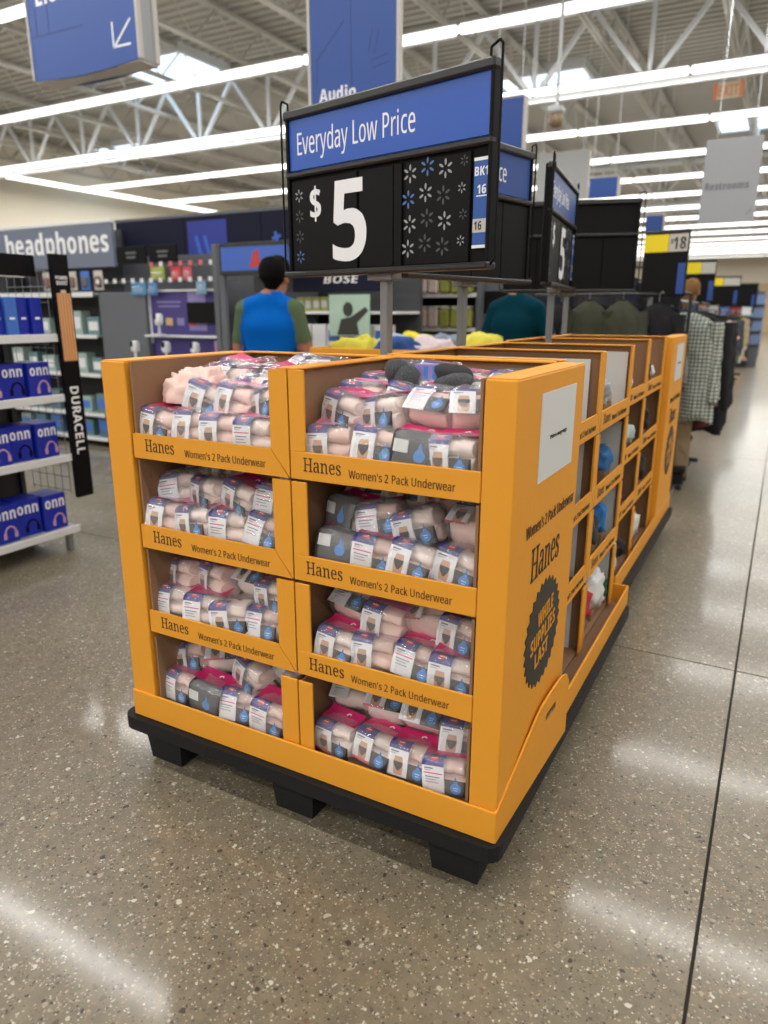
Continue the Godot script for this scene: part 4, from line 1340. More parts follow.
func electronics() -> void:
	var zf := -3.82
	# shelving bay under the headphones sign
	var b := thing("shelving_bay", "dark grey shelving bay under the headphones sign", "shelving", Vector3(-6.6, 0, zf))
	boxpart("back_panel", Vector3(0, 1.12, -0.45), Vector3(1.66, 2.24, 0.05), M.shelf_dark, b, 0.0)
	boxpart("side_panel", Vector3(-0.83, 0.9, -0.2), Vector3(0.03, 1.8, 0.45), M.shelf_dark, b, 0.0)
	for h in [1.60, 1.18, 0.78, 0.36, 0.10]:
		var s := boxpart("shelf", Vector3(0, h - 0.012, -0.21), Vector3(1.63, 0.024, 0.42), M.shelf_grey, b, 0.003)
		boxpart("price_rail", Vector3(0, -0.005, 0.213), Vector3(1.63, 0.05 if h > 1.5 else 0.038, 0.008), M.white_rail, s, 0.002)
	boxpart("kick_plate", Vector3(0, 0.045, -0.05), Vector3(1.63, 0.09, 0.02), M.black_plain, b, 0.0)
	var hs := thing("header_sign", "grey header sign with white headphones lettering", "sign", Vector3(-6.47, 2.06, -3.95))
	boxpart("board", Vector3.ZERO, Vector3(1.84, 0.42, 0.04), mt("header_grey", rgb8(104, 112, 132), 0.6), hs, 0.004)
	boxpart("top_edge", Vector3(0, 0.225, 0), Vector3(1.84, 0.03, 0.05), M.white_rail, hs, 0.003)
	lettering("headphones", M.sign_white, hs, Vector3(0.05, 0.01, 0.022), 1.62, 0.30, Basis.IDENTITY, false, true)
	var pale := [mt("box_mint", rgb8(150, 172, 168), 0.5), mt("box_teal", rgb8(92, 128, 132), 0.5), mt("box_blue_grey", rgb8(70, 104, 136), 0.5)]
	var lv := ["second", "third", "fourth", "lowest"]
	var hh := [1.18, 0.78, 0.36, 0.10]
	for r in 4:
		for k in 6:
			var w := 0.17 + 0.03 * sin(k * 3.1 + r)
			carton("pale boxed gadget on the %s shelf under the headphones sign, %s from the grey panel" % [lv[r], ORD[5 - k]], Vector3(-7.2 + k * 0.26, hh[r], zf - 0.12), Vector3(w, 0.2 + 0.04 * sin(k * 2.0 + r * 1.3), 0.12), pale[(k + r) % 3 if r > 1 else k % 2], "boxes under the headphones sign", M.white_rail if r < 2 else M.box_blue_pale)
	for k in 5:
		hung_pack("white and dark card pack hung above the top shelf, %s from the grey panel" % ORD[4 - k], Vector3(-6.62 + k * 0.2, 1.82, zf - 0.12), Vector2(0.13, 0.19), M.tag_grey if k != 3 else M.box_blue_pale, "packs under the headphones sign", M.panel_grey if k % 2 else mt("pack_brown", rgb8(120, 92, 84), 0.5))
	# plain grey end panel
	single("partition_panel", "plain dark grey panel between the shelves and the purple display", "panel", box_mesh(Vector3(0.66, 1.6, 0.5), 0.006), M.panel_grey, Vector3(-5.44, 0.80, zf - 0.30))
	# peg wall and navy upper boards
	var pw := thing("peg_wall", "grey peg wall with two rows of white hook tips", "wall unit", Vector3(-4.55, 0, -4.25))
	boxpart("back_panel", Vector3(0.0, 0.98, 0), Vector3(2.44, 1.96, 0.06), mt("peg_grey", rgb8(84, 87, 92), 0.7), pw, 0.0)
	boxpart("upright", Vector3(0.40, 1.0, 0.40), Vector3(0.06, 2.0, 0.06), M.panel_grey, pw, 0.004)
	var nv := thing("navy_fascia", "dark navy fascia with bright blue stripes above the electronics wall", "sign", Vector3(-3.9, 2.08, -4.3))
	for k in 4:
		boxpart("fascia_board", Vector3(-1.5 + k * 0.96, 0, 0), Vector3(0.955, 0.46, 0.05), M.navy, nv, 0.003)
	boxpart("top_edge", Vector3(-0.06, 0.245, 0), Vector3(3.84, 0.03, 0.06), M.panel_grey, nv, 0.003)
	boxpart("graphic_panel", Vector3(-0.72, -0.02, 0.027), Vector3(0.50, 0.42, 0.004), M.navy_graphic, nv, 0.0)
	for s in [-0.82, -0.71]:
		boxpart("blue_stripe", Vector3(s, -0.08, 0.031), Vector3(0.045, 0.28, 0.004), M.navy_stripe, nv, 0.0, Basis(Vector3.BACK, 0.3))
	boxpart("blue_stripe", Vector3(-0.45, -0.17, 0.031), Vector3(0.22, 0.03, 0.004), M.navy_stripe, nv, 0.0, Basis(Vector3.BACK, 0.25))
	boxpart("blue_stripe", Vector3(0.12, 0.0, 0.031), Vector3(0.10, 0.03, 0.004), M.navy_stripe, nv, 0.0, Basis(Vector3.BACK, 0.25))
	boxpart("blue_stripe", Vector3(0.12, 0.0, 0.0312), Vector3(0.03, 0.10, 0.004), M.navy_stripe, nv, 0.0, Basis(Vector3.BACK, 0.25))
	var hx := [-5.25, -4.83]
	for k in 2:
		var hb := thing("category_header", "small black header board %s" % ["next to the headphones sign", "over the red hook tips"][k], "sign", Vector3(hx[k], 1.945, -3.88), Basis.IDENTITY, "black header boards")
		boxpart("board", Vector3.ZERO, Vector3(0.40 if k == 0 else 0.36, 0.16, 0.02), M.black_plain, hb, 0.003)
		boxpart("print_line", Vector3(0, 0.02, 0.0105), Vector3(0.14, 0.02, 0.001), M.panel_grey, hb, 0.0)
		boxpart("print_line", Vector3(0, -0.02, 0.0105), Vector3(0.12, 0.02, 0.001), M.panel_grey, hb, 0.0)
	var red := mt("tip_red", rgb8(208, 96, 104), 0.5)
	for k in 14:
		var x := -5.72 + k * 0.125
		var isred := k >= 8 and k <= 11 or k == 6
		if k > 5:
			peg(Vector3(x, 1.845, zf - 0.05), red if isred else M.white_rail, "%s hook tip in the upper row, %s from the grey upright" % ["red" if isred else "white", ["first", "second", "third", "fourth", "fifth", "sixth", "seventh", "eighth"][13 - k]])
		peg(Vector3(x - 0.02, 1.70, zf - 0.05), M.white_rail, "white hook tip in the lower row, %s from the headphones sign" % ORD[k])
	var packs_on := [[-5.17, 1.69, 0.20, rgb8(70, 130, 176), "blue"], [-4.98, 1.69, 0.12, rgb8(60, 120, 170), "bright blue"], [-4.90, 1.83, 0.18, rgb8(150, 160, 60), "yellow-green"], [-4.66, 1.82, 0.13, rgb8(190, 40, 44), "red"], [-4.52, 1.82, 0.11, rgb8(186, 70, 86), "rose"], [-4.36, 1.69, 0.12, rgb8(110, 150, 176), "pale blue"]]
	for q in packs_on:
		var nm: String = q[4]
		hung_pack("%s blister pack hanging on the peg wall above the purple display" % nm, Vector3(q[0], q[1], zf - 0.04), Vector2(q[2], 0.12), mt("hung_" + nm, q[3], 0.5), "packs on the peg wall", M.blister)
	# purple demo display
	var d := thing("demo_display", "purple smart-home demo display with a white frame and ledge", "display", Vector3(-4.63, 0, zf - 0.12))
	boxpart("cabinet", Vector3(0, 0.46, -0.18), Vector3(0.94, 0.92, 0.42), M.panel_grey, d, 0.004)
	boxpart("upper_panel", Vector3(0, 1.40, 0), Vector3(0.92, 0.40, 0.03), M.purple, d, 0.002)
	boxpart("lavender_print", Vector3(0.14, 1.42, 0.0155), Vector3(0.22, 0.36, 0.001), M.lavender, d, 0.0)
	for k in 2:
		boxpart("print_line", Vector3(-0.22, 1.505 - k * 0.04, 0.0157), Vector3(0.32 - k * 0.04, 0.014, 0.001), M.lavender, d, 0.0)
	var tones := [M.white_rail, mt("print_amber", rgb8(200, 170, 110), 0.5), M.lavender, mt("print_red", rgb8(170, 60, 60), 0.5)]
	for k in 4:
		boxpart("product_picture", Vector3(-0.38 + k * 0.15, 1.32, 0.0157), Vector3(0.09, 0.07, 0.001), tones[k], d, 0.0)
	boxpart("lower_panel", Vector3(0, 1.05, 0), Vector3(0.92, 0.24, 0.03), M.purple, d, 0.002)
	boxpart("pink_print", Vector3(0.38, 1.04, 0.0157), Vector3(0.10, 0.22, 0.001), mt("print_pink", rgb8(190, 140, 190), 0.5), d, 0.0)
	boxpart("top_frame", Vector3(0, 1.61, 0.01), Vector3(0.95, 0.02, 0.05), M.white_rail, d, 0.003)
	for s in [-1, 1]:
		boxpart("side_frame", Vector3(s * 0.468, 1.36, 0.01), Vector3(0.015, 0.5, 0.05), M.white_rail, d, 0.003)
	boxpart("ledge", Vector3(0, 1.185, 0.06), Vector3(0.95, 0.02, 0.12), M.white_rail, d, 0.003)
	boxpart("demo_counter", Vector3(-0.1, 0.92, 0.14), Vector3(1.2, 0.03, 0.34), M.white_rail, d, 0.004)
	var mo := thing("tablet_screen", "black flat screen mounted on the purple display", "screen", Vector3(-4.40, 1.405, zf - 0.065))
	boxpart("panel", Vector3.ZERO, Vector3(0.35, 0.19, 0.02), M.black_plain, mo, 0.004)
	boxpart("mount", Vector3(0, 0, -0.02), Vector3(0.08, 0.08, 0.025), M.sign_rail, mo, 0.003)
	var dev := [[-5.16, 0.935, 0.05], [-4.80, 0.935, 0.0], [-4.86, 1.195, 0.0], [-4.42, 0.935, 0.0]]
	for k in 4:
		var c := thing("demo_camera", "white demo camera on the purple display, %s from the grey panel" % ORD[k], "camera", Vector3(dev[k][0], dev[k][1], zf + 0.04 + dev[k][2]), yaw(20.0 * sin(k * 2.0)), "demo cameras")
		part("stand", tube_mesh([Vector3(0, 0, 0), Vector3(0.01, 0.1, 0)], 0.012, 8), M.white_rail, c)
		boxpart("foot_plate", Vector3(0, 0.006, 0), Vector3(0.12, 0.012, 0.09), M.white_rail, c, 0.004)
		var body := part("body", blob(Vector3(0.085, 0.11, 0.07), 3.2, 0.02, 8.0, k, 16, 10), M.white_rail, c, Vector3(0.01, 0.15, 0))
		boxpart("lens_face", Vector3(-0.012, 0.02, 0.03), Vector3(0.04, 0.055, 0.014), M.black_plain, body, 0.006)
	# media banner
	var tb := thing("screen_banner", "dark framed blue banner with a red figure over the counter", "sign", Vector3(-3.46, 1.845, -3.62), yaw(0))
	boxpart("frame", Vector3.ZERO, Vector3(0.88, 0.26, 0.05), M.sign_rail, tb, 0.006)
	boxpart("blue_print", Vector3(-0.06, 0, 0.026), Vector3(0.70, 0.19, 0.002), mt("banner_blue", rgb8(58, 96, 184), 0.35), tb, 0.0)
	boxpart("blue_print", Vector3(0.36, -0.01, 0.026), Vector3(0.12, 0.17, 0.002), mt("banner_blue", rgb8(58, 96, 184), 0.35), tb, 0.0)
	part("red_print", prism_mesh(PackedVector2Array([Vector2(-0.05, -0.07), Vector2(0.08, -0.07), Vector2(0.05, 0.07), Vector2(0.0, 0.05)]), 0.002), mt("banner_red", rgb8(176, 54, 60), 0.4), tb, Vector3(-0.06, 0, 0.0285))
	var po := thing("banner_post", "grey steel post carrying the blue banner", "post", Vector3(-3.92, 0, -3.66))
	boxpart("tube", Vector3(0, 0.99, 0), Vector3(0.06, 1.98, 0.04), M.panel_grey, po, 0.004)
	boxpart("base_plate", Vector3(0, 0.01, 0), Vector3(0.2, 0.02, 0.2), M.panel_grey, po, 0.004)
	# counters and stacked white boxes under the banner and the speaker sign
	var cs := thing("sales_counter", "grey counter unit with shelves of white and blue boxes behind the worker", "counter", Vector3(-3.1, 0, -4.2))
	boxpart("back_panel", Vector3(0, 0.98, -0.2), Vector3(1.5, 1.96, 0.05), M.shelf_dark, cs, 0.0)
	for h in [0.45, 0.92, 1.12, 1.42]:
		boxpart("shelf", Vector3(0, h - 0.012, 0.03), Vector3(1.5, 0.024, 0.42), M.white_rail, cs, 0.003)
	boxpart("grey_fascia", Vector3(-0.42, 1.66, 0.22), Vector3(0.62, 0.15, 0.03), M.shelf_dark, cs, 0.003)
	var wh := mt("box_white", rgb8(206, 208, 212), 0.5)
	var nth := ["first", "second", "third", "fourth", "fifth", "sixth", "seventh", "eighth", "ninth", "tenth", "eleventh", "twelfth"]
	for r in 2:
		for k in 9:
			carton("white box with a blue front on the %s counter shelf, %s from the banner post" % [["lower", "upper"][r], nth[k]], Vector3(-3.78 + k * 0.157, [0.92, 1.12][r], -4.06), Vector3(0.145, 0.17 if r == 0 else 0.19, 0.12), wh, "white boxes on the counter shelves", mt("front_blue", rgb8(58, 96, 168), 0.5) if (k + r) % 3 < 2 else null)
	for k in 4:
		carton("small yellow-green bottle pack on the top counter shelf, %s from the left" % nth[k], Vector3(-3.36 + k * 0.085, 1.42, -4.05), Vector3(0.075, 0.12, 0.06), mt("pack_olive", rgb8(164, 168, 96), 0.5), "yellow-green packs", M.white_rail, "bottle_pack")
	var bs := thing("speaker_sign", "dark navy sign board with white speaker-brand lettering", "sign", Vector3(-2.95, 1.68, -3.96))
	boxpart("board", Vector3.ZERO, Vector3(0.86, 0.20, 0.04), M.navy, bs, 0.004)
	var sl := Basis(Vector3(1, 0, 0), Vector3(0.25, 1, 0), Vector3(0, 0, 1))
	lettering("BOSE", M.sign_white, bs, Vector3(0.07, 0.0, 0.022), 0.33, 0.065, sl, false, true)
	var ps := thing("mint_poster", "pale mint poster with a dark silhouette listening to music", "poster", Vector3(-2.80, 1.385, -3.94))
	boxpart("sheet", Vector3.ZERO, Vector3(0.40, 0.34, 0.012), mt("poster_mint", rgb8(168, 196, 180), 0.6), ps, 0.002)
	var sil := mt("poster_dark", rgb8(52, 54, 48), 0.7)
	var blobp := PackedVector2Array()
	for k in 12:
		var a := TAU * k / 12.0
		blobp.append(Vector2(cos(a) * 0.05, sin(a) * 0.06))
	part("printed_head", prism_mesh(blobp, 0.002), sil, ps, Vector3(-0.01, 0.05, 0.008))
	part("printed_torso", prism_mesh(PackedVector2Array([Vector2(-0.12, -0.16), Vector2(0.10, -0.16), Vector2(0.08, -0.06), Vector2(0.19, 0.04), Vector2(0.16, 0.07), Vector2(0.02, -0.01), Vector2(-0.08, -0.03)]), 0.002), sil, ps, Vector3(0, 0, 0.008))

func grocery_shelf() -> void:
	# shelving seen between the sign poles: red, cream and green packs
	var b := thing("shelving_bay", "grey shelving bay with red, cream and green packs between the sign poles", "shelving", Vector3(-2.56, 0, -5.1))
	boxpart("back_panel", Vector3(0, 0.98, -0.35), Vector3(1.06, 1.96, 0.04), M.shelf_dark, b, 0.0)
	for s in [-1, 1]:
		boxpart("upright", Vector3(s * 0.52, 0.98, -0.1), Vector3(0.05, 1.96, 0.46), M.panel_grey, b, 0.003)
	for h in [0.5, 0.92, 1.27, 1.58, 1.90]:
		var s := boxpart("shelf", Vector3(0, h - 0.014, -0.11), Vector3(1.0, 0.028, 0.44), M.shelf_grey, b, 0.003)
		boxpart("price_rail", Vector3(0, 0, 0.224), Vector3(1.0, 0.036, 0.008), M.white_rail, s, 0.002)
	var tones := [["red", rgb8(158, 46, 52)], ["red", rgb8(158, 46, 52)], ["cream", rgb8(206, 190, 182)], ["cream", rgb8(206, 190, 182)], ["cream", rgb8(206, 190, 182)], ["olive green", rgb8(146, 150, 72)], ["olive green", rgb8(146, 150, 72)], ["olive green", rgb8(146, 150, 72)]]
	for r in 3:
		for k in 8:
			var t: Array = tones[k]
			var nm: String = t[0]
			var c := thing("jar", "%s jar, %s from the left on the %s shelf between the sign poles" % [nm, ORD[k], ["top", "middle", "low"][r]], "jar", Vector3(-2.96 + k * 0.115, [1.58, 1.27, 0.92][r], -5.0), Basis.IDENTITY, "jars between the sign poles")
			part("jar_body", box_mesh(Vector3(0.10, 0.17, 0.10), 0.018), mt("jar_" + nm, t[1], 0.4), c, Vector3(0, 0.085, 0))
			boxpart("jar_lid", Vector3(0, 0.185, 0), Vector3(0.085, 0.03, 0.085), M.tag_grey, c, 0.01)
	var ov := thing("wall_oven", "dark appliance with a black window between grey posts behind the pallets", "appliance", Vector3(-1.93, 0, -5.05))
	boxpart("body", Vector3(0, 0.85, -0.2), Vector3(0.36, 1.70, 0.4), M.panel_grey, ov, 0.006)
	boxpart("black_window", Vector3(0, 1.50, 0.004), Vector3(0.26, 0.20, 0.012), M.black_plain, ov, 0.003)
	boxpart("lower_drawer", Vector3(0, 1.22, 0.004), Vector3(0.30, 0.24, 0.012), M.steel_grey, ov, 0.003)
	# low orange dump bins with loose garments behind the display
	var bins := [[Vector3(-1.72, 0, -2.75), 0.86, 0.7, "nearer"], [Vector3(-1.66, 0, -3.42), 0.9, 0.5, "farther"]]
	for q in bins:
		var c := thing("dump_bin", "low orange cardboard bin behind the display, the %s of two" % q[3], "cardboard bin", q[0], Basis.IDENTITY, "orange dump bins")
		var w: float = q[1]
		var d: float = q[2]
		var h := 1.20
		boxpart("front_wall", Vector3(0, h / 2, d / 2), Vector3(w, h, 0.012), M.cardboard_orange, c, 0.003)
		boxpart("back_wall", Vector3(0, h / 2, -d / 2), Vector3(w, h, 0.012), M.cardboard_orange, c, 0.003)
		for s in [-1, 1]:
			boxpart("side_wall", Vector3(s * w / 2, h / 2, 0), Vector3(0.012, h, d), M.cardboard_orange, c, 0.003)
		boxpart("bin_floor", Vector3(0, h - 0.14, 0), Vector3(w - 0.02, 0.01, d - 0.02), M.cardboard_kraft, c, 0.0)
	var gar := [[-1.98, -2.72, 0, "yellow", rgb8(196, 184, 60)], [-1.66, -2.66, 1, "blue", rgb8(30, 70, 130)], [-1.50, -2.80, 0, "white and red", rgb8(206, 190, 192)], [-1.82, -2.92, 1, "pale grey", rgb8(160, 172, 186)], [-1.92, -3.42, 0, "bright yellow", rgb8(214, 200, 40)], [-1.66, -3.38, 1, "grey print", rgb8(120, 132, 148)], [-1.42, -3.44, 0, "lemon yellow", rgb8(206, 196, 70)]]
	var n := 0
	for g in gar:
		single("bin_garment", "crumpled %s garment lying in an orange bin behind the display" % g[3], "garment", blob(Vector3(0.30, 0.20, 0.28), 2.4, 0.5, 9.0, 300 + n, 22, 14), mt("bin_cloth_%d" % n, g[4], 0.9), Vector3(g[0], 1.16, g[1]), yaw(40.0 * g[2]), "garments in the orange bins")
		n += 1

# ---------------------------------------------------------------- clothes racks along the aisle
func garment_mesh(w: float, h: float, t: float, sd: int, open_front: bool) -> ArrayMesh:
	# cloth on a hanger: sloping shoulders, body falling in folds, a closed shell
	var n := FastNoiseLite.new()
	n.seed = sd
	n.frequency = 5.0
	var f := func(u: float, v: float) -> Vector3:
		var a := -TAU * u
		var y := -h * v
		var sh := clampf(v / 0.16, 0.0, 1.0)
		var half := w / 2 * (0.24 + 0.76 * pow(sh, 0.7)) * (1.0 + 0.10 * v)
		var th := t / 2 * (0.35 + 0.65 * sh)
		var x := cos(a) * half
		var fold := 0.35 * sin(x * 38.0 + sd) * v + 0.5 * n.get_noise_3d(x * 3.0, y * 2.0, sd)
		var z := sin(a) * th * (1.0 + fold) + (0.02 * sin(x * 22.0 + sd * 1.3) * v)
		if v > 0.985:
			z *= 0.4
		if v < 0.02:
			z *= 0.3
		return Vector3(x, y + 0.015 * sin(x * 25.0 + sd) * v, z)
	return grid_mesh(36, 22, f)

func hung_garment(label: String, at: Vector3, deg: float, w: float, h: float, t: float, m: Material, sd: int, group: String, sleeves := true) -> void:
	var o := thing("hanging_garment", label, "garment", at, yaw(deg), group)
	part("hanger", tube_mesh([Vector3(-w * 0.42, -0.075, 0), Vector3(0, -0.01, 0), Vector3(w * 0.42, -0.075, 0)], 0.007, 6), M.black_plain, o)
	part("hanger_hook", tube_mesh([Vector3(0, -0.01, 0), Vector3(0, 0.05, 0), Vector3(0.018, 0.07, 0), Vector3(0.03, 0.05, 0)], 0.003, 5), M.steel_grey, o)
	part("garment_body", garment_mesh(w, h, t, sd, true), m, o, Vector3(0, -0.02, 0))
	if sleeves:
		for s in [-1, 1]:
			var pts := func(u: float, v: float) -> Vector3:
				var a := -TAU * u
				var r := lerpf(0.066, 0.048, v) * (1.0 + 0.12 * sin(v * 26.0 + sd + u * 9.0))
				return Vector3(s * (w * 0.43 + 0.055 * v) + cos(a) * r * 0.8, -0.10 - h * 0.72 * v, sin(a) * r * 0.9 + 0.02 * sin(v * 5.0 + sd))
			part("sleeve", grid_mesh(12, 14, pts), m, o)

func rack(label: String, at: Vector3, ln: float, hgt: float, deg: float) -> void:
	var o := thing("clothes_rack", label, "clothes rack", at, yaw(deg), "clothes racks")
	part("rail", tube_mesh([Vector3(0, hgt, -ln / 2), Vector3(0, hgt, ln / 2)], 0.012, 8), M.sign_rail, o)
	for s in [-1, 1]:
		part("post", tube_mesh([Vector3(0, 0.03, s * ln / 2), Vector3(0, hgt, s * ln / 2)], 0.013, 8), M.sign_rail, o)
		boxpart("foot", Vector3(0, 0.02, s * ln / 2), Vector3(0.34, 0.04, 0.05), M.sign_rail, o, 0.006)

func racks() -> void:
	var pl := printed("plaid_flannel", plaid(), 0.95)
	pl.uv1_triplanar = true
	pl.uv1_scale = Vector3.ONE * 8.5
	# rack of flannel shirts right behind the display, shirts facing the camera
	rack("grey steel rack of plaid shirts behind the farther display", Vector3(-0.30, 0, -5.45), 1.3, 1.50, 0)
	hung_garment("grey and white plaid flannel shirt at the front of the rack", Vector3(-0.25, 1.44, -4.92), -14, 0.54, 0.86, 0.13, pl, 3, "shirts on the plaid rack")
	hung_garment("second plaid shirt behind the front one", Vector3(-0.25, 1.44, -5.06), -12, 0.52, 0.84, 0.12, pl, 5, "shirts on the plaid rack")
	var rd := mt("plaid_red", rgb8(110, 58, 60), 0.95)
	hung_garment("dull red plaid shirt showing below the grey plaid shirts", Vector3(-0.26, 1.42, -5.20), -8, 0.48, 0.92, 0.12, rd, 7, "shirts on the plaid rack")
	var bl := mt("cloth_black", rgb8(26, 26, 30), 0.95)
	for k in 4:
		hung_garment("black jacket hanging behind the plaid shirts, %s along the rail" % ORD[k], Vector3(-0.20, 1.43, -5.36 - k * 0.17), -6.0 + 3 * k, 0.52, 1.0, 0.14, bl, 11 + k, "shirts on the plaid rack")
	hung_garment("khaki trousers hanging under the plaid shirts", Vector3(-0.30, 0.78, -5.0), -10, 0.36, 0.70, 0.16, M.khaki, 17, "trousers under the plaid shirts", false)
	# olive jackets above the far rim of the display
	rack("grey steel rack of olive jackets behind the far end of the display", Vector3(-0.80, 0, -4.62), 1.2, 1.55, 90)
	var ol := mt("cloth_olive", rgb8(62, 66, 52), 0.95)
	hung_garment("dark olive jacket with a pale lining, left of the pair", Vector3(-0.93, 1.52, -4.52), 20, 0.34, 0.8, 0.13, ol, 21, "jackets behind the display")
	hung_garment("dark olive jacket with a pale lining, right of the pair", Vector3(-0.68, 1.52, -4.55), -15, 0.34, 0.8, 0.13, ol, 23, "jackets behind the display")
	hung_garment("black jacket at the end of the olive jackets", Vector3(-0.42, 1.50, -4.60), 5, 0.34, 0.8, 0.13, bl, 25, "jackets behind the display")
	hung_garment("black coat left of the olive jackets", Vector3(-1.17, 1.50, -4.58), 5, 0.30, 0.8, 0.13, bl, 27, "jackets behind the display")
	hung_garment("pale grey striped top beside the plaid rack", Vector3(-0.36, 1.40, -4.76), 30, 0.24, 0.6, 0.10, mt("cloth_grey", rgb8(150, 146, 144), 0.95), 29, "jackets behind the display")
	# dark coats crowded behind the olive jackets
	rack("tall steel rack of dark coats behind the olive jackets", Vector3(-1.32, 0, -5.5), 1.72, 1.80, 90)
	var dk := [bl, mt("cloth_charcoal", rgb8(50, 50, 54), 0.95), mt("cloth_navy", rgb8(34, 38, 52), 0.95)]
	for k in 7:
		hung_garment("%s coat on the tall rack, %s from the teal shirt" % [["black", "charcoal", "navy"][k % 3], ORD[k]], Vector3(-2.08 + k * 0.25, 1.74, -5.5 + 0.03 * sin(k * 2.0)), 10.0 * sin(k * 1.7), 0.36, 1.1, 0.14, dk[k % 3], 60 + k, "dark coats on the tall rack")
	# black plastic dolly on the floor under the shirts
	var dl := thing("floor_dolly", "low black plastic dolly on the floor under the plaid shirts", "dolly", Vector3(-0.33, 0, -5.05))
	boxpart("deck", Vector3(0, 0.15, 0), Vector3(0.42, 0.05, 0.42), M.pallet_plastic, dl, 0.01)
	for q in [[-1, -1], [1, -1], [-1, 1], [1, 1]]:
		boxpart("foot", Vector3(q[0] * 0.14, 0.0625, q[1] * 0.14), Vector3(0.11, 0.125, 0.11), M.pallet_plastic, dl, 0.01)
	# racks running down the aisle
	var cols := [rgb8(40, 40, 46), rgb8(196, 190, 180), rgb8(60, 70, 92), rgb8(176, 150, 60), rgb8(150, 44, 50), rgb8(96, 110, 84), rgb8(210, 208, 204), rgb8(34, 36, 44)]
	var nm := ["black", "cream", "slate blue", "mustard", "red", "sage green", "white", "navy"]
	for r in 4:
		var z := -9.0 - r * 2.6
		rack("steel clothes rack beside the aisle, %s beyond the plaid shirts" % ORD[r], Vector3(-0.42 - r * 0.03, 0, z), 1.5, 1.45, 0)
		for k in 6:
			var ci := (k * 3 + r) % 8
			if r == 0 and k < 3:
				ci = 0
			hung_garment("%s garment, %s on the %s rack beyond the plaid shirts" % [nm[ci], ORD[k], ORD[r]], Vector3(-0.42 - r * 0.03, 1.38, z + 0.6 - k * 0.23), 8.0 * sin(k * 2.0 + r), 0.44, 0.8 + 0.1 * sin(k * 1.9), 0.12, mt("cloth_row_%d" % ci, cols[ci], 0.95), 40 + k, "garments on the aisle racks")
	# card rack with blue panels far down the aisle
	for r in 2:
		var c := thing("card_rack", "tall rack of pale blue cards beside the far aisle, %s of two" % ["nearer", "farther"][r], "display rack", Vector3(-0.32 - 0.1 * r, 0, -20.5 - 5.0 * r), yaw(12).scaled(Vector3.ONE * 1.15), "card racks")
		boxpart("frame", Vector3(0, 0.85, -0.1), Vector3(0.36, 1.7, 0.12), M.panel_grey, c, 0.005)
		for k in 4:
			boxpart("card_pocket", Vector3(0, 0.62 + k * 0.30, 0.0), Vector3(0.34, 0.22, 0.05), mt("card_blue", rgb8(100, 124, 166), 0.5), c, 0.004, Basis(Vector3.RIGHT, -0.2))
	# tall shelving far down the aisle
	for r in 3:
		var g := thing("far_shelving", "dark shelving with pale goods far down the aisle, %s from the racks" % ORD[r], "shelving", Vector3(-1.3 - r * 0.1, 0, -20.5 - r * 5.0), Basis.IDENTITY, "far shelving")
		boxpart("back_panel", Vector3(0, 0.95, 0), Vector3(1.9, 1.9, 0.08), M.shelf_dark, g, 0.0)
		for k in 5:
			boxpart("shelf", Vector3(0, 0.2 + k * 0.38, 0.22), Vector3(1.9, 0.03, 0.42), M.shelf_grey, g, 0.0)
		boxpart("header_panel", Vector3(0, 2.0, 0.05), Vector3(1.9, 0.26, 0.05), M.sign_black if r != 1 else M.sign_blue_dim, g, 0.003)
		for k in 4:
			for j in 7:
				var gm: Material = [M.white_rail, M.box_blue_pale, M.cardboard_orange, mt("cloth_row_4", cols[4], 0.95), M.tag_grey][(j * 2 + k + r) % 5]
				carton("far boxed goods, %s on shelf %s of the %s far shelving" % [ORD[j], ORD[k], ORD[r]], Vector3(-1.3 - r * 0.1 - 0.8 + j * 0.265, 0.215 + k * 0.38, -20.3 - r * 5.0), Vector3(0.22, 0.24, 0.2), gm, "boxes on the far shelving")
	# aisle price signs with yellow cards
	var ys := [[Vector3(-0.41, 0, -4.62), 0.33, -10.0, "18", "nearest yellow"], [Vector3(-0.52, 0, -8.1), 0.36, 0.0, "", "second yellow"], [Vector3(-0.60, 0, -12.45), 0.60, 0.0, "", "third yellow"], [Vector3(-0.50, 0, -15.9), 0.70, 0.0, "", "plain dark"]]
	for q in ys:
		var o := thing("aisle_sign", "black aisle sign with a yellow card over the clothes racks, %s" % q[4] if q[4] != "plain dark" else "black aisle sign far down the aisle without a yellow card", "price sign", q[0], yaw(q[2]), "aisle signs over the racks")
		var w: float = q[1]
		boxpart("board", Vector3(0, 1.76, 0), Vector3(w, 0.46, 0.03), M.sign_black, o, 0.004)
		boxpart("pole", Vector3(-w * 0.3, 0.78, -0.04), Vector3(0.03, 1.56, 0.03), M.steel_grey, o, 0.003)
		boxpart("rail", Vector3(0, 1.995, 0.004), Vector3(w + 0.01, 0.02, 0.04), M.sign_rail, o, 0.003)
		if q[4] != "plain dark":
			boxpart("yellow_card", Vector3(-w * 0.22, 1.915, 0.017), Vector3(w * 0.54, 0.125, 0.004), M.sign_yellow, o, 0.0)
			boxpart("white_card", Vector3(w * 0.27, 1.915, 0.017), Vector3(w * 0.42, 0.125, 0.004), M.tag_grey, o, 0.0)
			if q[3]:
				lettering(q[3], M.ink_badge, o, Vector3(w * 0.30, 1.912, 0.0195), 0.095, 0.085, Basis.IDENTITY, false, true)
				lettering("$", M.ink_badge, o, Vector3(w * 0.13, 1.925, 0.0195), 0.02, 0.04, Basis.IDENTITY, false, true)
		boxpart("tag_strip", Vector3(w * 0.40, 1.66, 0.017), Vector3(0.055, 0.22, 0.004), M.sign_blue_dim, o, 0.0)

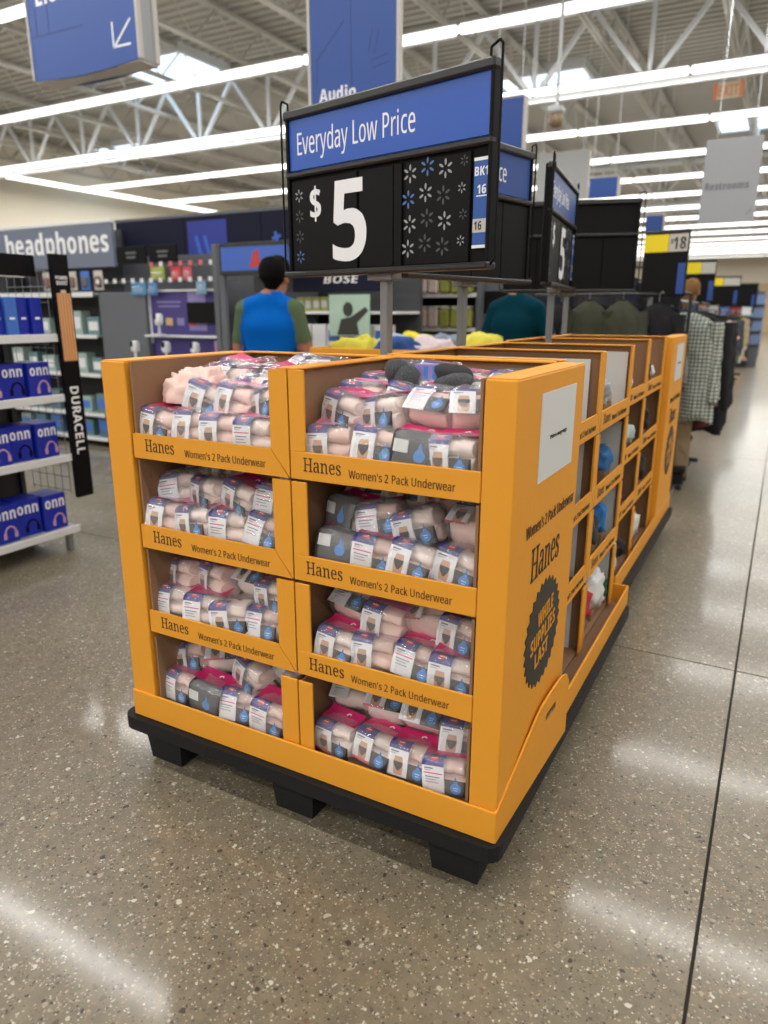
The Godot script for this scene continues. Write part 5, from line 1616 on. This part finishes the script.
# ---------------------------------------------------------------- hanging signs
func hang_rods(o: Node3D, w: float, y0: float, y1: float) -> void:
	for s in [-1, 1]:
		part("rod", tube_mesh([Vector3(s * w * 0.4, y0, 0), Vector3(s * w * 0.4, y1, 0)], 0.006, 5), M.steel_paint, o)

func hanging_signs() -> void:
	# boxed department sign, near left
	var e := thing("department_sign", "boxed blue hanging sign with a white arrow and pale sides", "hanging sign", Vector3(-5.15, 0, -3.45))
	var poly := PackedVector2Array()
	for k in 9:
		var t := k / 8.0
		poly.append(Vector2(lerpf(-0.655, 0.655, t), 3.42 - 0.03 * sin(t * PI)))
	poly.append(Vector2(0.655, 4.6))
	poly.append(Vector2(-0.655, 4.6))
	part("face", prism_mesh(poly, 0.02), M.sign_blue_dim, e)
	part("back_face", prism_mesh(poly, 0.02), M.sign_blue_dim, e, Vector3(0, 0, -0.20))
	for s in [-1, 1]:
		boxpart("side_frame", Vector3(s * 0.665, 4.01, -0.015), Vector3(0.022, 1.18, 0.05), M.tag_grey, e, 0.003)
		boxpart("side_frame", Vector3(s * 0.665, 4.01, -0.20), Vector3(0.022, 1.18, 0.05), M.tag_grey, e, 0.003)
		boxpart("side_panel", Vector3(s * 0.655, 4.01, -0.11), Vector3(0.012, 1.18, 0.18), M.shelf_grey, e, 0.0)
	boxpart("bottom_panel", Vector3(0, 3.412, -0.11), Vector3(1.31, 0.02, 0.20), M.tag_grey, e, 0.002)
	lettering("Electronics", M.sign_white, e, Vector3(0.0, 4.075, 0.001), 1.06, 0.175, Basis.IDENTITY, false, true)
	var ln := mt("sign_line", rgb8(28, 58, 124), 0.5)
	boxpart("dark_line", Vector3(-0.31, 3.76, 0.001), Vector3(0.68, 0.012, 0.002), ln, e, 0.0)
	boxpart("dark_line", Vector3(-0.56, 3.87, 0.001), Vector3(0.012, 0.22, 0.002), ln, e, 0.0)
	boxpart("dark_line", Vector3(-0.40, 3.87, 0.001), Vector3(0.012, 0.22, 0.002), ln, e, 0.0)
	boxpart("arrow", Vector3(0.485, 3.626, 0.0015), Vector3(0.016, 0.275, 0.002), M.sign_white, e, 0.0, Basis(Vector3.BACK, -0.85))
	boxpart("arrow_barb", Vector3(0.379, 3.628, 0.0015), Vector3(0.016, 0.19, 0.002), M.sign_white, e, 0.0)
	boxpart("arrow_barb", Vector3(0.475, 3.538, 0.0015), Vector3(0.20, 0.016, 0.002), M.sign_white, e, 0.0)
	hang_rods(e, 1.3, 4.6, 6.46)
	# Audio
	var a := thing("department_sign", "blue hanging sign reading Audio behind the nearest price sign", "hanging sign", Vector3(-2.77, 0, -4.0))
	boxpart("board", Vector3(0, 3.62, 0), Vector3(0.78, 1.42, 0.05), M.sign_blue_dim, a, 0.004)
	for s in [-1, 1]:
		boxpart("edge_trim", Vector3(s * 0.402, 3.62, 0), Vector3(0.026, 1.42, 0.06), M.tag_grey, a, 0.003)
	lettering("Audio", M.sign_white, a, Vector3(-0.14, 3.085, 0.026), 0.34, 0.10, Basis.IDENTITY, false, true)
	boxpart("dark_line", Vector3(-0.01, 3.6, 0.0255), Vector3(0.008, 1.0, 0.002), ln, a, 0.0)
	boxpart("dark_line", Vector3(-0.20, 3.46, 0.0255), Vector3(0.36, 0.008, 0.002), ln, a, 0.0, Basis(Vector3.BACK, 0.75))
	boxpart("dark_line", Vector3(-0.33, 3.25, 0.0255), Vector3(0.008, 0.2, 0.002), ln, a, 0.0)
	for q in [[Vector3(0.19, 3.40, 0.0255), -0.25], [Vector3(0.25, 3.26, 0.0255), -1.4]]:
		for d in [-0.028, 0.028]:
			boxpart("dark_line", q[0] + Vector3(d * cos(q[1]), d * sin(q[1]), 0), Vector3(0.008, 0.16, 0.002), ln, a, 0.0, Basis(Vector3.BACK, q[1]))
	hang_rods(a, 0.7, 4.3, 6.46)
	# smaller ones further off
	var far := [
		[Vector3(-2.60, 3.45, -7.1), Vector2(0.36, 0.54), 0.0, "blue hanging board just right of the nearest price sign", M.sign_blue_dim],
		[Vector3(-3.15, 3.58, -11.35), Vector2(0.84, 0.73), 0.0, "pale grey hanging board above the black sign board", mt("sign_pale", rgb8(178, 180, 182), 0.6)],
		[Vector3(-2.19, 3.19, -10.2), Vector2(0.41, 0.28), 0.0, "small blue hanging board above the plain black board", M.sign_blue_dim],
		[Vector3(-2.13, 3.11, -14.6), Vector2(0.34, 0.34), 0.0, "small blue hanging board over the yellow aisle sign", M.sign_blue_dim],
	]
	for q in far:
		var o := thing("hanging_board", q[3], "hanging sign", q[0], yaw(q[2]), "far hanging boards")
		var s: Vector2 = q[1]
		boxpart("board", Vector3.ZERO, Vector3(s.x, s.y, 0.04), q[4], o, 0.004)
		boxpart("edge_trim", Vector3(s.x / 2 + 0.02, 0, 0), Vector3(0.04, s.y, 0.05), M.tag_grey, o, 0.003)
		boxpart("edge_trim", Vector3(0, s.y / 2 + 0.012, 0), Vector3(s.x, 0.024, 0.05), M.tag_grey, o, 0.003)
		hang_rods(o, s.x, s.y / 2, 6.46 - (q[0] as Vector3).y)
	var r := thing("restroom_sign", "pale grey hanging sign reading Restrooms at the aisle", "hanging sign", Vector3(-0.36, 2.935, -8.75))
	boxpart("board", Vector3.ZERO, Vector3(0.62, 0.94, 0.03), mt("sign_silver", rgb8(166, 168, 174), 0.5), r, 0.004)
	lettering("Restrooms", mt("ink_grey", rgb8(104, 106, 112), 0.6), r, Vector3(-0.03, -0.05, 0.016), 0.48, 0.08, Basis.IDENTITY, false, true)
	boxpart("arrow", Vector3(0.24, -0.36, 0.0155), Vector3(0.008, 0.09, 0.001), mt("ink_grey", rgb8(104, 106, 112), 0.6), r, 0.0, Basis(Vector3.BACK, -0.7))
	hang_rods(r, 0.5, 0.49, 3.53)
	var x := thing("exit_sign", "orange exit sign on a clear plate hung under the truss", "exit sign", Vector3(-0.69, 4.43, -10.8))
	boxpart("plate", Vector3.ZERO, Vector3(0.40, 0.21, 0.012), mt("exit_plate", rgb8(196, 180, 150), 0.4), x, 0.002)
	boxpart("end_block", Vector3(-0.17, 0, 0.002), Vector3(0.06, 0.21, 0.014), mt("exit_orange", rgb8(206, 120, 74), 0.4), x, 0.002)
	boxpart("end_block", Vector3(0.17, 0, 0.002), Vector3(0.06, 0.21, 0.014), mt("exit_orange", rgb8(206, 120, 74), 0.4), x, 0.002)
	lettering("EXIT", mt("exit_orange", rgb8(206, 120, 74), 0.4), x, Vector3(0, 0, 0.0065), 0.26, 0.14, Basis.IDENTITY, false, true)
	hang_rods(x, 0.3, 0.11, 2.03)
	# ceiling camera on a drop pole
	var k := thing("ceiling_camera", "round security camera on a thin white drop pole", "camera", Vector3(-2.12, 0, -7.34))
	part("drop_pole", tube_mesh([Vector3(0, 3.6, 0), Vector3(0, 6.35, 0)], 0.02, 8), M.steel_paint, k)
	part("dome", blob(Vector3(0.17, 0.17, 0.17), 2.0, 0.0, 1.0, 1, 16, 10), mt("dome_tan", rgb8(150, 128, 104), 0.4), k, Vector3(0, 3.50, 0))
	part("dome_collar", box_mesh(Vector3(0.16, 0.07, 0.16), 0.02), M.steel_paint, k, Vector3(0, 3.60, 0))


func _ready() -> void:
	rng.seed = 20240611
	make_materials()
	camera_and_light()
	build_room()
	pack_meshes()
	front_display()
	signs()
	headphone_rack()
	electronics()
	grocery_shelf()
	racks()
	hanging_signs()
	people()
